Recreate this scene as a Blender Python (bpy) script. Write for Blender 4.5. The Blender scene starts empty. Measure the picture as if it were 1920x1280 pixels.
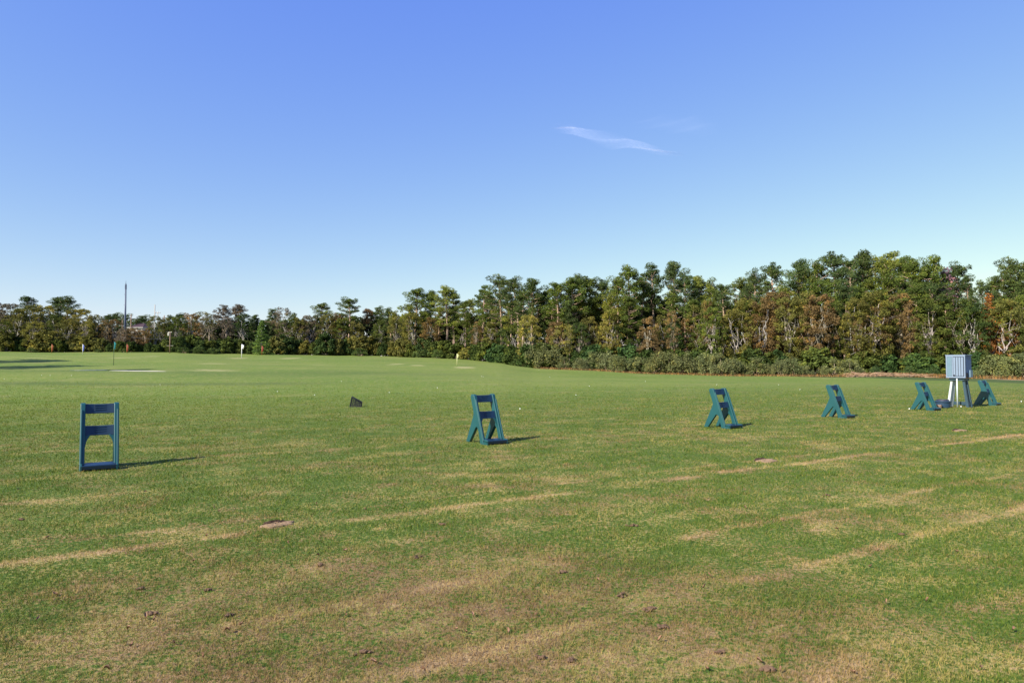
import bpy, bmesh, math, random
import numpy as np
from mathutils import Vector, Matrix

C = bpy.context.scene.collection
sc = bpy.context.scene
R = math.radians
random.seed(7)

# ------------------------------------------------------------------ camera
CAM_Z = 1.5
PITCH = math.atan(46 / 1280)
cam_d = bpy.data.cameras.new('camera')
cam = bpy.data.objects.new('camera', cam_d)
C.objects.link(cam)
cam.location = (0, 0, CAM_Z)
cam.rotation_euler = (math.pi / 2 + PITCH, 0, 0)
cam_d.sensor_width = 36
cam_d.lens = 24
cam_d.clip_start = 0.05
cam_d.clip_end = 40000
sc.camera = cam

# ------------------------------------------------------------------ light
SUN_EL = R(36)
SH = Vector((0.76, 0.65, 0)).normalized()          # the way shadows fall
w = bpy.data.worlds.new('World')
sc.world = w
w.use_nodes = True
nt = w.node_tree
nt.nodes.clear()
sky = nt.nodes.new('ShaderNodeTexSky')
sky.sky_type = 'NISHITA'
sky.sun_disc = False
sky.sun_elevation = SUN_EL
sky.sun_rotation = math.atan2(-SH.x, -SH.y)
sky.altitude = 0
sky.air_density = 1.0
sky.dust_density = 0.3
sky.ozone_density = 3.0
# the camera's response to the sky colour: each channel with its own contrast
sp = nt.nodes.new('ShaderNodeSeparateColor'); cb = nt.nodes.new('ShaderNodeCombineColor')
nt.links.new(sky.outputs[0], sp.inputs[0])
for ch, (g_, k_) in enumerate(((1.02, .72), (.86, .85), (.10, 3.34))):
    pw = nt.nodes.new('ShaderNodeMath'); pw.operation = 'POWER'; pw.inputs[1].default_value = g_
    ml = nt.nodes.new('ShaderNodeMath'); ml.operation = 'MULTIPLY'; ml.inputs[1].default_value = k_
    nt.links.new(sp.outputs[ch], pw.inputs[0]); nt.links.new(pw.outputs[0], ml.inputs[0]); nt.links.new(ml.outputs[0], cb.inputs[ch])
bg = nt.nodes.new('ShaderNodeBackground')
bg.inputs['Strength'].default_value = 0.125
wo = nt.nodes.new('ShaderNodeOutputWorld')
nt.links.new(cb.outputs[0], bg.inputs['Color'])
nt.links.new(bg.outputs[0], wo.inputs['Surface'])

sun_d = bpy.data.lights.new('sun', 'SUN')
sun_d.energy = 5.0
sun_d.angle = R(0.53)
sun_d.color = (1.0, 0.93, 0.82)
sun = bpy.data.objects.new('sun', sun_d)
C.objects.link(sun)
ldir = Vector((SH.x * math.cos(SUN_EL), SH.y * math.cos(SUN_EL), -math.sin(SUN_EL)))
sun.rotation_euler = ldir.to_track_quat('-Z', 'Y').to_euler()

sc.view_settings.view_transform = 'Standard'
sc.view_settings.look = 'None'
sc.view_settings.gamma = 1
sc.view_settings.exposure = 0.9
sc.cycles.max_bounces = 6
sc.cycles.transparent_max_bounces = 8

# ------------------------------------------------------------------ helpers
def ray(px, py):
    dx = (px - 960) / 1280; dy = (640 - py) / 1280
    c, s = math.cos(PITCH), math.sin(PITCH)
    v = (dx, c - dy * s, s + dy * c)
    return v[0] / v[1], v[2] / v[1]                  # per metre of depth

def sstep(t):
    t = np.clip(t, 0, 1)
    return t * t * (3 - 2 * t)

# tree line: image column -> depth, and image row of its foot
TL_X = np.array([-600, 0, 330, 450, 700, 860, 940, 1000, 1200, 1500, 1700, 1920, 2600.])
TL_D = np.array([132, 132, 134, 140, 146, 134, 122, 108, 103, 97, 93, 87, 80.])
TL_Y = np.array([659, 659, 660, 664, 666, 672, 679, 690, 698, 703.5, 705, 709, 715.])
def line_depth(px): return np.interp(px, TL_X, TL_D)
def line_z(px):
    return CAM_Z - (np.interp(px, TL_X, TL_Y) - 686) / 1280 * line_depth(px)

def hnoise(x, y):
    return (np.sin(x * 0.11 + 1.3) * np.cos(y * 0.13 + .4) + 0.5 * np.sin(x * 0.23 + y * 0.19) + .3 * np.cos(x * .41 - y * .37))

def ground_z(x, y):
    x = np.asarray(x, float); y = np.asarray(y, float)
    yy = np.maximum(y, 25.0)
    px = np.clip(960 + 1280 * x / yy, -600, 2600)
    D = line_depth(px); E = line_z(px)
    t = (y - 34) / (D - 34)
    tt = np.where(t < 0, 0, np.minimum(t, 1.0))
    ease = tt ** 1.12
    z = E * ease
    amp = sstep((y - 30) / 40) * 0.10
    z = z + amp * hnoise(x, y)
    # low lip where the mound begins on the left, soft hollow before it
    lm = sstep((600 - px) / 350)
    z = z + lm * (0.22 * np.exp(-((y - 56) / 4.5) ** 2) - 0.10 * np.exp(-((y - 47) / 4) ** 2))
    z = z + lm * 0.35 * np.exp(-((y - 92) / 9) ** 2) * (0.5 + 0.5 * np.sin(x * .09 + 2))
    # the ditch strip on the right, below the edge of the mown field
    rm = sstep((px - 1250) / 350)
    ed = np.interp(px, [1350, 1500, 1680, 1920, 2600], [101, 88, 75, 62, 50])
    z = z - rm * 0.04 * sstep((y - ed) / 3) * (1 - sstep((y - (D - 6)) / 6))
    # small undulation of the near turf
    z = z + 0.012 * np.sin(x * 1.7 + y * .6) * np.sin(y * 1.3 - x * .5) * (1 - sstep((y - 20) / 20)) 
    return z

def gz(x, y): return float(ground_z(x, y))

def on_ground(px, py):
    ux, uz = ray(px, py)
    lo = 1.0
    d = 1.0
    while d < 400:
        if CAM_Z + uz * d <= gz(ux * d, d): break
        d *= 1.01
    return Vector((ux * d, d, gz(ux * d, d)))

def at_depth(px, py, d):
    ux, uz = ray(px, py)
    return Vector((ux * d, d, CAM_Z + uz * d))

def mesh_obj(name, verts, faces, mat, parent=None, attrs=None, smooth=False):
    me = bpy.data.meshes.new(name)
    verts = np.asarray(verts, np.float32)
    faces = np.asarray(faces, np.int32)
    me.vertices.add(len(verts)); me.vertices.foreach_set('co', verts.ravel())
    k = faces.shape[1]
    me.loops.add(faces.size); me.loops.foreach_set('vertex_index', faces.ravel())
    me.polygons.add(len(faces))
    me.polygons.foreach_set('loop_start', np.arange(0, faces.size, k, dtype=np.int32))
    if smooth: me.polygons.foreach_set('use_smooth', np.ones(len(faces), bool))
    me.update(calc_edges=True)
    for an, av in (attrs or {}).items():
        a = me.attributes.new(an, 'FLOAT', 'POINT'); a.data.foreach_set('value', np.asarray(av, np.float32))
    me.materials.append(mat)
    o = bpy.data.objects.new(name, me); C.objects.link(o)
    if parent: o.parent = parent
    return o

def bm_obj(name, bm, mat, parent=None, smooth=False, bevel=0):
    bmesh.ops.recalc_face_normals(bm, faces=bm.faces)
    me = bpy.data.meshes.new(name); bm.to_mesh(me); bm.free()
    if smooth: me.polygons.foreach_set('use_smooth', [True] * len(me.polygons))
    me.materials.append(mat)
    o = bpy.data.objects.new(name, me); C.objects.link(o)
    if parent: o.parent = parent
    if bevel:
        b = o.modifiers.new('bevel', 'BEVEL'); b.width = bevel; b.segments = 3; b.limit_method = 'ANGLE'; b.angle_limit = R(35)
        me.polygons.foreach_set('use_smooth', [True] * len(me.polygons))
        wn = o.modifiers.new('wn', 'WEIGHTED_NORMAL'); wn.keep_sharp = True
    return o

def tag(o, label, cat, group=None, kind=None):
    if label: o['label'] = label
    if cat: o['category'] = cat
    if group: o['group'] = group
    if kind: o['kind'] = kind
    return o

def empty(name, loc, rz, label, cat, group=None):
    o = bpy.data.objects.new(name, None); C.objects.link(o)
    o.empty_display_size = .2
    o.location = loc; o.rotation_euler = (0, 0, rz)
    return tag(o, label, cat, group)

def copy_tree(o, parent=None):
    c = o.copy(); C.objects.link(c); c.parent = parent
    for ch in list(o.children): copy_tree(ch, c)
    return c

def add_box(bm, c, s, rot=None):
    m = Matrix.Translation(c) @ (rot.to_4x4() if rot else Matrix.Identity(4)) @ Matrix.Diagonal((*s, 1))
    return bmesh.ops.create_cube(bm, size=1, matrix=m)

def tube_np(pts, radii, k=6):
    pts = np.asarray(pts, float); n = len(pts)
    V = []
    for i in range(n):
        d = pts[min(i + 1, n - 1)] - pts[max(i - 1, 0)]
        d = d / (np.linalg.norm(d) + 1e-9)
        a = np.cross(d, [0.3, 1, 0.17]); a /= np.linalg.norm(a) + 1e-9
        b = np.cross(d, a)
        for j in range(k):
            t = 2 * math.pi * j / k
            V.append(pts[i] + radii[i] * (a * math.cos(t) + b * math.sin(t)))
    F = []
    for i in range(n - 1):
        for j in range(k):
            F.append((i * k + j, i * k + (j + 1) % k, (i + 1) * k + (j + 1) % k, (i + 1) * k + j))
    V.append(pts[0]); V.append(pts[-1])
    for j in range(k):
        F.append((n * k, (j + 1) % k, j, n * k)); F.append((n * k + 1, (n - 1) * k + j, (n - 1) * k + (j + 1) % k, n * k + 1))
    F = [f if f[0] != f[3] else (f[0], f[1], f[2], f[2]) for f in F]
    return np.array(V), F

def tubes_obj(name, tubes, mat, parent=None):
    bm = bmesh.new()
    for pts, rad, k in tubes:
        V, F = tube_np(pts, rad, k)
        vs = [bm.verts.new(v) for v in V]
        for f in F:
            idx = []
            for i in f:
                if i not in idx: idx.append(i)
            bm.faces.new([vs[i] for i in idx])
    return bm_obj(name, bm, mat, parent, smooth=True)

# ------------------------------------------------------------------ materials
def new_mat(name):
    m = bpy.data.materials.new(name); m.use_nodes = True
    t = m.node_tree; p = t.nodes['Principled BSDF']
    return m, t, p

def N(t, typ, **kw):
    n = t.nodes.new(typ)
    for k, v in kw.items(): setattr(n, k, v)
    return n

def math_n(t, op, a, b=None, clamp=False):
    n = t.nodes.new('ShaderNodeMath'); n.operation = op; n.use_clamp = clamp
    for i, v in enumerate((a, b)):
        if v is None: continue
        if isinstance(v, (int, float)): n.inputs[i].default_value = v
        else: t.links.new(v, n.inputs[i])
    return n.outputs[0]

def mix_c(t, fac, a, b, mode='MIX'):
    n = t.nodes.new('ShaderNodeMix'); n.data_type = 'RGBA'; n.blend_type = mode
    for s, v in ((n.inputs[0], fac), (n.inputs[6], a), (n.inputs[7], b)):
        if isinstance(v, (int, float)): s.default_value = v
        elif isinstance(v, tuple): s.default_value = (*v, 1)
        else: t.links.new(v, s)
    return n.outputs[2]

def ramp(t, v, lo, hi):
    n = t.nodes.new('ShaderNodeMapRange'); n.clamp = True
    n.interpolation_type = 'SMOOTHSTEP'
    t.links.new(v, n.inputs[0]); n.inputs[1].default_value = lo; n.inputs[2].default_value = hi
    return n.outputs[0]

def noise(t, vec, scale, detail=3, rough=.55):
    n = t.nodes.new('ShaderNodeTexNoise'); n.inputs['Scale'].default_value = scale
    n.inputs['Detail'].default_value = detail; n.inputs['Roughness'].default_value = rough
    t.links.new(vec, n.inputs['Vector']); return n.outputs[0]

MOW = (0.8387, 0.5446)                               # direction of the mowing lanes

def turf_color(t, rnd):
    """colour of the turf at a world position: worn lanes, straw patches, green between"""
    geo = N(t, 'ShaderNodeNewGeometry')
    sep = N(t, 'ShaderNodeSeparateXYZ'); t.links.new(geo.outputs['Position'], sep.inputs[0])
    X, Y = sep.outputs[0], sep.outputs[1]
    T = math_n(t, 'ADD', math_n(t, 'MULTIPLY', X, MOW[0]), math_n(t, 'MULTIPLY', Y, MOW[1]))
    Nn = math_n(t, 'ADD', math_n(t, 'MULTIPLY', X, -MOW[1]), math_n(t, 'MULTIPLY', Y, MOW[0]))
    cmb = N(t, 'ShaderNodeCombineXYZ')
    t.links.new(math_n(t, 'MULTIPLY', T, 0.7), cmb.inputs[0]); t.links.new(Nn, cmb.inputs[1])
    st = cmb.outputs[0]
    flat = N(t, 'ShaderNodeCombineXYZ'); t.links.new(X, flat.inputs[0]); t.links.new(Y, flat.inputs[1])
    fl = flat.outputs[0]
    n_big = noise(t, st, 0.42, 3, .6)
    n_mid = noise(t, st, 1.7, 3, .6)
    n_sm = noise(t, fl, 7.5, 3, .65)
    n_fine = noise(t, fl, 48, 2, .7)
    far_n = noise(t, st, 0.06, 3, .6)
    wob = math_n(t, 'MULTIPLY', math_n(t, 'SUBTRACT', noise(t, fl, .8, 2), .5), .14)
    nw = math_n(t, 'ADD', Nn, wob)
    L = None
    for n0, wd, amp in ((2.0, .20, .8), (3.15, .13, .95), (4.22, .14, .75), (6.47, .16, 1.35), (7.02, .07, .75), (9.3, .12, .4), (12.2, .2, .4)):
        d = math_n(t, 'ABSOLUTE', math_n(t, 'SUBTRACT', nw, n0))
        g = math_n(t, 'MULTIPLY', math_n(t, 'SUBTRACT', 1.0, math_n(t, 'DIVIDE', d, wd), True), amp)
        L = g if L is None else math_n(t, 'MAXIMUM', L, g)
    along = ramp(t, noise(t, st, 1.0, 4, .65), .40, .58)
    L = math_n(t, 'MULTIPLY', L, math_n(t, 'ADD', math_n(t, 'MULTIPLY', along, .85), .15))
    v = math_n(t, 'ADD', math_n(t, 'MULTIPLY', n_big, .62), math_n(t, 'MULTIPLY', n_mid, .62))
    v = math_n(t, 'ADD', v, math_n(t, 'MULTIPLY', math_n(t, 'SUBTRACT', noise(t, fl, 2.6, 3, .7), .5), .6))
    v = math_n(t, 'ADD', v, math_n(t, 'MULTIPLY', n_sm, .42))
    v = math_n(t, 'ADD', v, .115)
    v = math_n(t, 'ADD', v, math_n(t, 'MULTIPLY', L, .33))
    v = math_n(t, 'ADD', v, math_n(t, 'MULTIPLY', rnd, .42))
    # worn tee area is drier than the range beyond
    wear = math_n(t, 'SUBTRACT', 1.0, ramp(t, Nn, 5.0, 34.0))
    v = math_n(t, 'ADD', v, math_n(t, 'MULTIPLY', wear, .10))
    # much worn ground where players stand, nearest the path
    dx_ = math_n(t, 'DIVIDE', math_n(t, 'SUBTRACT', X, -.5), 3.2); dy_ = math_n(t, 'DIVIDE', math_n(t, 'SUBTRACT', Y, 4.3), 1.7)
    wr = math_n(t, 'SUBTRACT', 1.0, math_n(t, 'ADD', math_n(t, 'MULTIPLY', dx_, dx_), math_n(t, 'MULTIPLY', dy_, dy_)), True)
    v = math_n(t, 'ADD', v, math_n(t, 'MULTIPLY', wr, .22))
    fleck = ramp(t, noise(t, st, 4.6, 3, .7), .57, .70)
    v = math_n(t, 'ADD', v, math_n(t, 'MULTIPLY', fleck, .20))
    dry = ramp(t, v, 1.20, 1.56)
    bare = ramp(t, v, 1.50, 1.78)
    lush = ramp(t, v, 1.16, .86)
    green = mix_c(t, rnd, (.048, .092, .013), (.112, .150, .027))
    green = mix_c(t, math_n(t, 'MULTIPLY', lush, .6), green, (.040, .082, .014))
    straw = mix_c(t, ramp(t, noise(t, fl, 1.1, 3, .6), .42, .62), (.300, .240, .085), (.235, .155, .070))
    col = mix_c(t, math_n(t, 'MULTIPLY', dry, .88), green, straw)
    col = mix_c(t, math_n(t, 'MULTIPLY', bare, .8), col, (.36, .245, .135))
    thatch = math_n(t, 'MULTIPLY', wr, ramp(t, math_n(t, 'ADD', n_sm, math_n(t, 'MULTIPLY', rnd, .3)), .45, .85))
    col = mix_c(t, math_n(t, 'MULTIPLY', thatch, .75), col, (.135, .088, .042))
    # open range: smooth light green with broad stripes
    rng = ramp(t, Nn, 10.0, 42.0)
    stripe = ramp(t, far_n, .38, .62)
    gfar = mix_c(t, stripe, (.108, .165, .024), (.150, .195, .036))
    gfar = mix_c(t, math_n(t, 'MULTIPLY', ramp(t, noise(t, st, .16, 5, .7), .52, .72), .6), gfar, (.25, .225, .09))
    gfar = mix_c(t, math_n(t, 'MULTIPLY', ramp(t, noise(t, fl, 1.3, 4, .75), .55, .72), .55), gfar, (.26, .235, .10))
    gfar = mix_c(t, math_n(t, 'MULTIPLY', ramp(t, noise(t, st, 3.2, 4, .75), .53, .66), .75), gfar, (.33, .275, .11))
    gfar = mix_c(t, math_n(t, 'MULTIPLY', ramp(t, noise(t, fl, 2.1, 3, .75), .58, .70), .6), gfar, (.050, .085, .020))
    gfar = mix_c(t, math_n(t, 'MULTIPLY', ramp(t, noise(t, st, .55, 4, .7), .54, .74), .6), gfar, (.060, .105, .030))
    col = mix_c(t, math_n(t, 'MULTIPLY', rng, .8), col, gfar)
    val = math_n(t, 'ADD', math_n(t, 'MULTIPLY', n_fine, 1.0), .52)
    col = mix_c(t, 1.0, col, val, 'MULTIPLY')
    return col, n_sm, n_fine, geo

def m_ground():
    m, t, p = new_mat('turf')
    g0 = N(t, 'ShaderNodeNewGeometry')
    wn = N(t, 'ShaderNodeTexNoise'); wn.inputs['Scale'].default_value = 30; wn.inputs['Detail'].default_value = 2
    t.links.new(g0.outputs['Position'], wn.inputs['Vector'])
    rr = ramp(t, wn.outputs[0], .3, .7)
    col, n_sm, n_fine, geo = turf_color(t, rr)
    rough_a = N(t, 'ShaderNodeAttribute', attribute_name='rough')
    dry_a = N(t, 'ShaderNodeAttribute', attribute_name='dry')
    pn = noise(t, geo.outputs['Position'], .9, 4, .7)
    dm = ramp(t, math_n(t, 'ADD', dry_a.outputs['Fac'], math_n(t, 'MULTIPLY', math_n(t, 'SUBTRACT', pn, .5), .9)), .25, .75)
    col = mix_c(t, math_n(t, 'MULTIPLY', dm, .55), col, (.38, .33, .16))
    col = mix_c(t, math_n(t, 'MULTIPLY', rough_a.outputs['Fac'], .85), col, (.048, .075, .024))
    t.links.new(col, p.inputs['Base Color'])
    p.inputs['Roughness'].default_value = .9; p.inputs['Specular IOR Level'].default_value = .15
    b = N(t, 'ShaderNodeBump'); b.inputs['Strength'].default_value = .8; b.inputs['Distance'].default_value = .02
    h = math_n(t, 'ADD', n_sm, math_n(t, 'MULTIPLY', n_fine, .8))
    t.links.new(h, b.inputs['Height']); t.links.new(b.outputs[0], p.inputs['Normal'])
    return m

def m_blade():
    m, t, p = new_mat('grass_blade')
    a = N(t, 'ShaderNodeAttribute', attribute_name='rnd')
    col, *_ = turf_color(t, a.outputs['Fac'])
    col = mix_c(t, 1.0, col, (1.28, 1.23, 1.12), 'MULTIPLY')
    out = t.nodes['Material Output']; t.nodes.remove(p)
    d = N(t, 'ShaderNodeBsdfDiffuse'); tr = N(t, 'ShaderNodeBsdfTranslucent'); mx = N(t, 'ShaderNodeMixShader'); mx.inputs[0].default_value = .3
    t.links.new(col, d.inputs[0]); t.links.new(col, tr.inputs[0])
    t.links.new(d.outputs[0], mx.inputs[1]); t.links.new(tr.outputs[0], mx.inputs[2]); t.links.new(mx.outputs[0], out.inputs[0])
    return m

def m_leaf():
    m, t, p = new_mat('foliage')
    oi = N(t, 'ShaderNodeObjectInfo')
    a = N(t, 'ShaderNodeAttribute', attribute_name='tint')
    k = math_n(t, 'ADD', math_n(t, 'MULTIPLY', a.outputs['Fac'], 1.1), .48)
    col = mix_c(t, 1.0, oi.outputs['Color'], k, 'MULTIPLY')
    warm = mix_c(t, 1.0, col, (1.35, 1.08, .7), 'MULTIPLY')
    col = mix_c(t, ramp(t, a.outputs['Fac'], .55, 1.0), col, warm)
    out = t.nodes['Material Output']; t.nodes.remove(p)
    d = N(t, 'ShaderNodeBsdfDiffuse'); tr = N(t, 'ShaderNodeBsdfTranslucent'); mx = N(t, 'ShaderNodeMixShader'); mx.inputs[0].default_value = .22
    t.links.new(col, d.inputs[0]); t.links.new(col, tr.inputs[0])
    t.links.new(d.outputs[0], mx.inputs[1]); t.links.new(tr.outputs[0], mx.inputs[2]); t.links.new(mx.outputs[0], out.inputs[0])
    return m

def m_bark():
    m, t, p = new_mat('bark')
    oi = N(t, 'ShaderNodeObjectInfo'); tc = N(t, 'ShaderNodeTexCoord')
    mp = N(t, 'ShaderNodeMapping'); mp.inputs['Scale'].default_value = (3, 3, .7); t.links.new(tc.outputs['Object'], mp.inputs[0])
    n = noise(t, mp.outputs[0], 2.2, 4, .7)
    col = mix_c(t, 1.0, oi.outputs['Color'], math_n(t, 'ADD', math_n(t, 'MULTIPLY', n, 1.3), .35), 'MULTIPLY')
    t.links.new(col, p.inputs['Base Color']); p.inputs['Roughness'].default_value = .95
    return m

def m_plain(name, col, rough=.5, var=.15, scale=6, spec=.5, metal=0, bump=0):
    m, t, p = new_mat(name)
    tc = N(t, 'ShaderNodeTexCoord')
    n = noise(t, tc.outputs['Object'], scale, 4, .6)
    c = mix_c(t, 1.0, col, math_n(t, 'ADD', math_n(t, 'MULTIPLY', n, 2 * var), 1 - var), 'MULTIPLY')
    t.links.new(c, p.inputs['Base Color'])
    p.inputs['Roughness'].default_value = rough; p.inputs['Specular IOR Level'].default_value = spec; p.inputs['Metallic'].default_value = metal
    if bump:
        b = N(t, 'ShaderNodeBump'); b.inputs['Strength'].default_value = bump; b.inputs['Distance'].default_value = .01
        t.links.new(noise(t, tc.outputs['Object'], scale * 6, 3), b.inputs['Height']); t.links.new(b.outputs[0], p.inputs['Normal'])
    return m

M = dict(
    ground=m_ground(), blade=m_blade(), leaf=m_leaf(), bark=m_bark(),
    plastic=m_plain('teal_plastic', (.010, .068, .076), .36, .22, 3, .5),
    plastic_shaded=m_plain('shaded_teal_plastic', (.006, .022, .046), .36, .2, 3, .5),  # teal plastic of rails and tray, with their shade put into the colour
    crate=m_plain('black_plastic', (.012, .012, .013), .5, .2, 5),
    cab_light=m_plain('cabinet_paint', (.17, .225, .31), .5, .10, 9),
    cab_green=m_plain('cabinet_louvre', (.125, .20, .26), .5, .10, 9),
    cab_shaded=m_plain('cabinet_shaded_side', (.03, .075, .19), .5, .15, 9),  # unlit side of the cabinet: shade put into a darker body colour
    leg_w=m_plain('pale_lit_leg', (.42, .47, .47), .5, .08, 9),
    leg_d=m_plain('dark_shaded_leg', (.02, .05, .07), .5, .15, 9),
    slot=m_plain('shadow_gap', (.01, .012, .02), .8, .1),
    bucket=m_plain('bucket_plastic', (.018, .045, .085), .42, .2, 4),
    lid=m_plain('bucket_lid', (.03, .03, .045), .5, .2, 4),
    ball=m_plain('ball_white', (.80, .80, .76), .4, .05),
    sand=m_plain('bunker_sand', (.50, .46, .36), .95, .12, 1.5, .1),
    dryturf=m_plain('dry_turf', (.34, .30, .13), .95, .3, 1.2, .1),
    soil=m_plain('bare_soil', (.26, .175, .105), .95, .35, 18, .1, 0, .8),
    soil_dark=m_plain('dark_soil', (.055, .035, .025), .95, .3, 18, .1, 0, .8),
    clod=m_plain('worm_cast_soil', (.15, .095, .06), .95, .35, 30, .1, 0, .8),
    deadleaf=m_plain('dead_leaf', (.22, .12, .07), .8, .3, 20),
    twig=m_plain('pale_twig', (.36, .23, .14), .9, .2, 20),
    steel=m_plain('steel_mast', (.075, .095, .14), .5, .1, 1, .5, .2),
    wood=m_plain('pole_wood', (.23, .15, .10), .9, .2, 2),
    greywood=m_plain('grey_pole_wood', (.33, .31, .28), .9, .15, 2),
    white=m_plain('white_enamel', (.75, .75, .73), .5, .05),
    cable=m_plain('cable', (.10, .10, .11), .6, .05),
    roof=m_plain('maroon_shingle', (.045, .020, .024), .9, .25, 3),
    siding=m_plain('pale_siding', (.45, .43, .38), .8, .1, 3),
    glass=m_plain('window_glass', (.03, .035, .04), .1, .1),
    f_teal=m_plain('teal_flag_cloth', (.03, .30, .30), .8, .1), f_orange=m_plain('orange_flag_cloth', (.33, .09, .03), .8, .1),
    f_blue=m_plain('blue_flag_cloth', (.16, .22, .62), .8, .1), f_red=m_plain('red_flag_cloth', (.30, .04, .03), .8, .1),
    f_white=m_plain('white_flag_cloth', (.82, .84, .86), .8, .05), f_yellow=m_plain('yellow_flag_cloth', (.72, .68, .30), .8, .1),
    p_dark=m_plain('dark_green_stick', (.02, .05, .03), .5, .1), p_white=m_plain('white_stick', (.72, .72, .70), .5, .05),
    p_yellow=m_plain('pale_yellow_stick', (.60, .60, .30), .5, .05), p_orange=m_plain('orange_stick', (.45, .15, .06), .5, .05),
)

# ------------------------------------------------------------------ ground
def make_ground():
    ys = np.concatenate([np.linspace(-400, -20, 8), np.arange(-15, 2, 1.0), np.arange(2, 20, .25), np.arange(20, 60, .6), np.arange(60, 190, 1.1), np.array([195, 210, 240, 300, 450, 800, 1600, 3200.])])
    xa = np.concatenate([np.arange(0, 16, .3), np.arange(16, 60, .9), np.arange(60, 150, 1.7), np.array([155, 170, 200, 280, 450, 800, 1600, 3200.])])
    xs = np.concatenate([-xa[:0:-1], xa])
    Xg, Yg = np.meshgrid(xs, ys)
    Z = ground_z(Xg, Yg)
    nx, ny = len(xs), len(ys)
    V = np.stack([Xg, Yg, Z], -1).reshape(-1, 3)
    i = np.arange(nx * ny).reshape(ny, nx)
    F = np.stack([i[:-1, :-1], i[:-1, 1:], i[1:, 1:], i[1:, :-1]], -1).reshape(-1, 4)
    yy = np.maximum(Yg, 25); px = 960 + 1280 * Xg / yy
    D = line_depth(px)
    edge = np.interp(px, [1350, 1500, 1680, 1920, 2600], [101, 88, 75, 62, 50]) + .8 * np.sin(Xg * .15)
    rough = sstep((Yg - edge) / 1.5) * sstep((px - 1350) / 60)
    rough = np.maximum(rough, sstep((Yg - (D - 1.5)) / 2))
    # rough lip of the mound on the left
    rough = np.maximum(rough, .55 * sstep((700 - px) / 200) * np.exp(-((Yg - 47.5 - 1.5 * np.sin(Xg * .06)) / 2.0) ** 2))
    rough = np.maximum(rough, .30 * sstep((980 - px) / 150) * np.exp(-((Yg - 62 - 4 * np.sin(Xg * .08 + 1)) / 5.0) ** 2))
    dry = np.zeros_like(Xg)
    for p0, p1, q0, q1, am in ((40, 85, 670.5, 672.8, .8), (222, 262, 669.5, 672.2, 1.1), (273, 300, 667.5, 669, .9), (362, 440, 680.0, 683.5, .7), (432, 462, 670.8, 672.8, 1.0), (525, 565, 671, 673.2, 1.1), (725, 760, 681.5, 684.5, .9), (765, 800, 684, 686, .9), (848, 895, 687.2, 691, 1.0), (340, 460, 692, 697, .75), (270, 340, 694, 696, .7), (560, 650, 683, 686, .45), (450, 560, 677, 680, .4), (60, 200, 683, 686, .3)):
        c0 = on_ground((p0 + p1) / 2, q0).y; c1 = on_ground((p0 + p1) / 2, q1).y; cy = (c0 + c1) / 2
        cx = ((p0 + p1) / 2 - 960) / 1280 * cy; rx = (p1 - p0) / 1280 * cy / 2; ry = max(abs(c1 - c0) / 2, 1.2)
        dry = np.maximum(dry, am * np.exp(-(((Xg - cx) / rx) ** 2 + ((Yg - cy) / ry) ** 2)))
    o = mesh_obj('ground', V, F, M['ground'], attrs={'rough': rough.ravel(), 'dry': dry.ravel()}, smooth=True)
    o['kind'] = 'structure'
make_ground()

def make_grass():
    rg = np.random.default_rng(3)
    # one blade gets larger and the sward thinner with distance, fading out before the far range
    edges = np.concatenate([np.arange(2.2, 8, .4), np.arange(8, 20, 1.0), np.arange(20, 62, 2.0)])
    ys = []
    for a_, b_ in zip(edges[:-1], edges[1:]):
        m_ = (a_ + b_) / 2
        dens = 15000 * (3.0 / m_) ** 2.0 * (1 - float(sstep((m_ - 18) / 42))) * (1 if m_ > 3 else 1)
        n = int(.87 * (b_ * b_ - a_ * a_) * min(dens, 15000)); ys.append(np.sqrt(rg.uniform(a_ * a_, b_ * b_, n)))
    y = np.concatenate(ys); n = len(y); x = rg.uniform(-.87, .87, n) * y; z = ground_z(x, y)
    h = .017 * (np.maximum(y, 3) / 3) ** .22; wd = .0033 * (np.maximum(y, 3) / 3) ** .85
    cl = .65 + .6 * (.5 + .5 * np.sin(x * 3.1 + np.sin(y * 2.3) * 2) * np.sin(y * 3.7 + x))
    hh = h * cl * rg.lognormal(0, .3, n)
    ang = rg.uniform(0, 2 * np.pi, n); la = rg.uniform(0, 2 * np.pi, n); lean = rg.uniform(.1, 1.0, n) * hh * 1.3
    dx, dy = np.cos(ang) * wd / 2, np.sin(ang) * wd / 2
    a = np.stack([x - dx, y - dy, z - .002], -1); b = np.stack([x + dx, y + dy, z - .002], -1)
    c = np.stack([x + np.cos(la) * lean, y + np.sin(la) * lean, z + hh], -1)
    Vs = [np.stack([a, b, c], 1).reshape(-1, 3)]; Fs = [np.arange(3 * n).reshape(-1, 3)]; Rs = [np.repeat(rg.random(n), 3)]
    V = np.concatenate(Vs); F = np.concatenate(Fs)
    o = mesh_obj('grass', V, F, M['blade'], attrs={'rnd': np.concatenate(Rs)})
    tag(o, 'short mown turf grass with straw patches and worn lanes', 'grass', kind='stuff')
make_grass()

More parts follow.
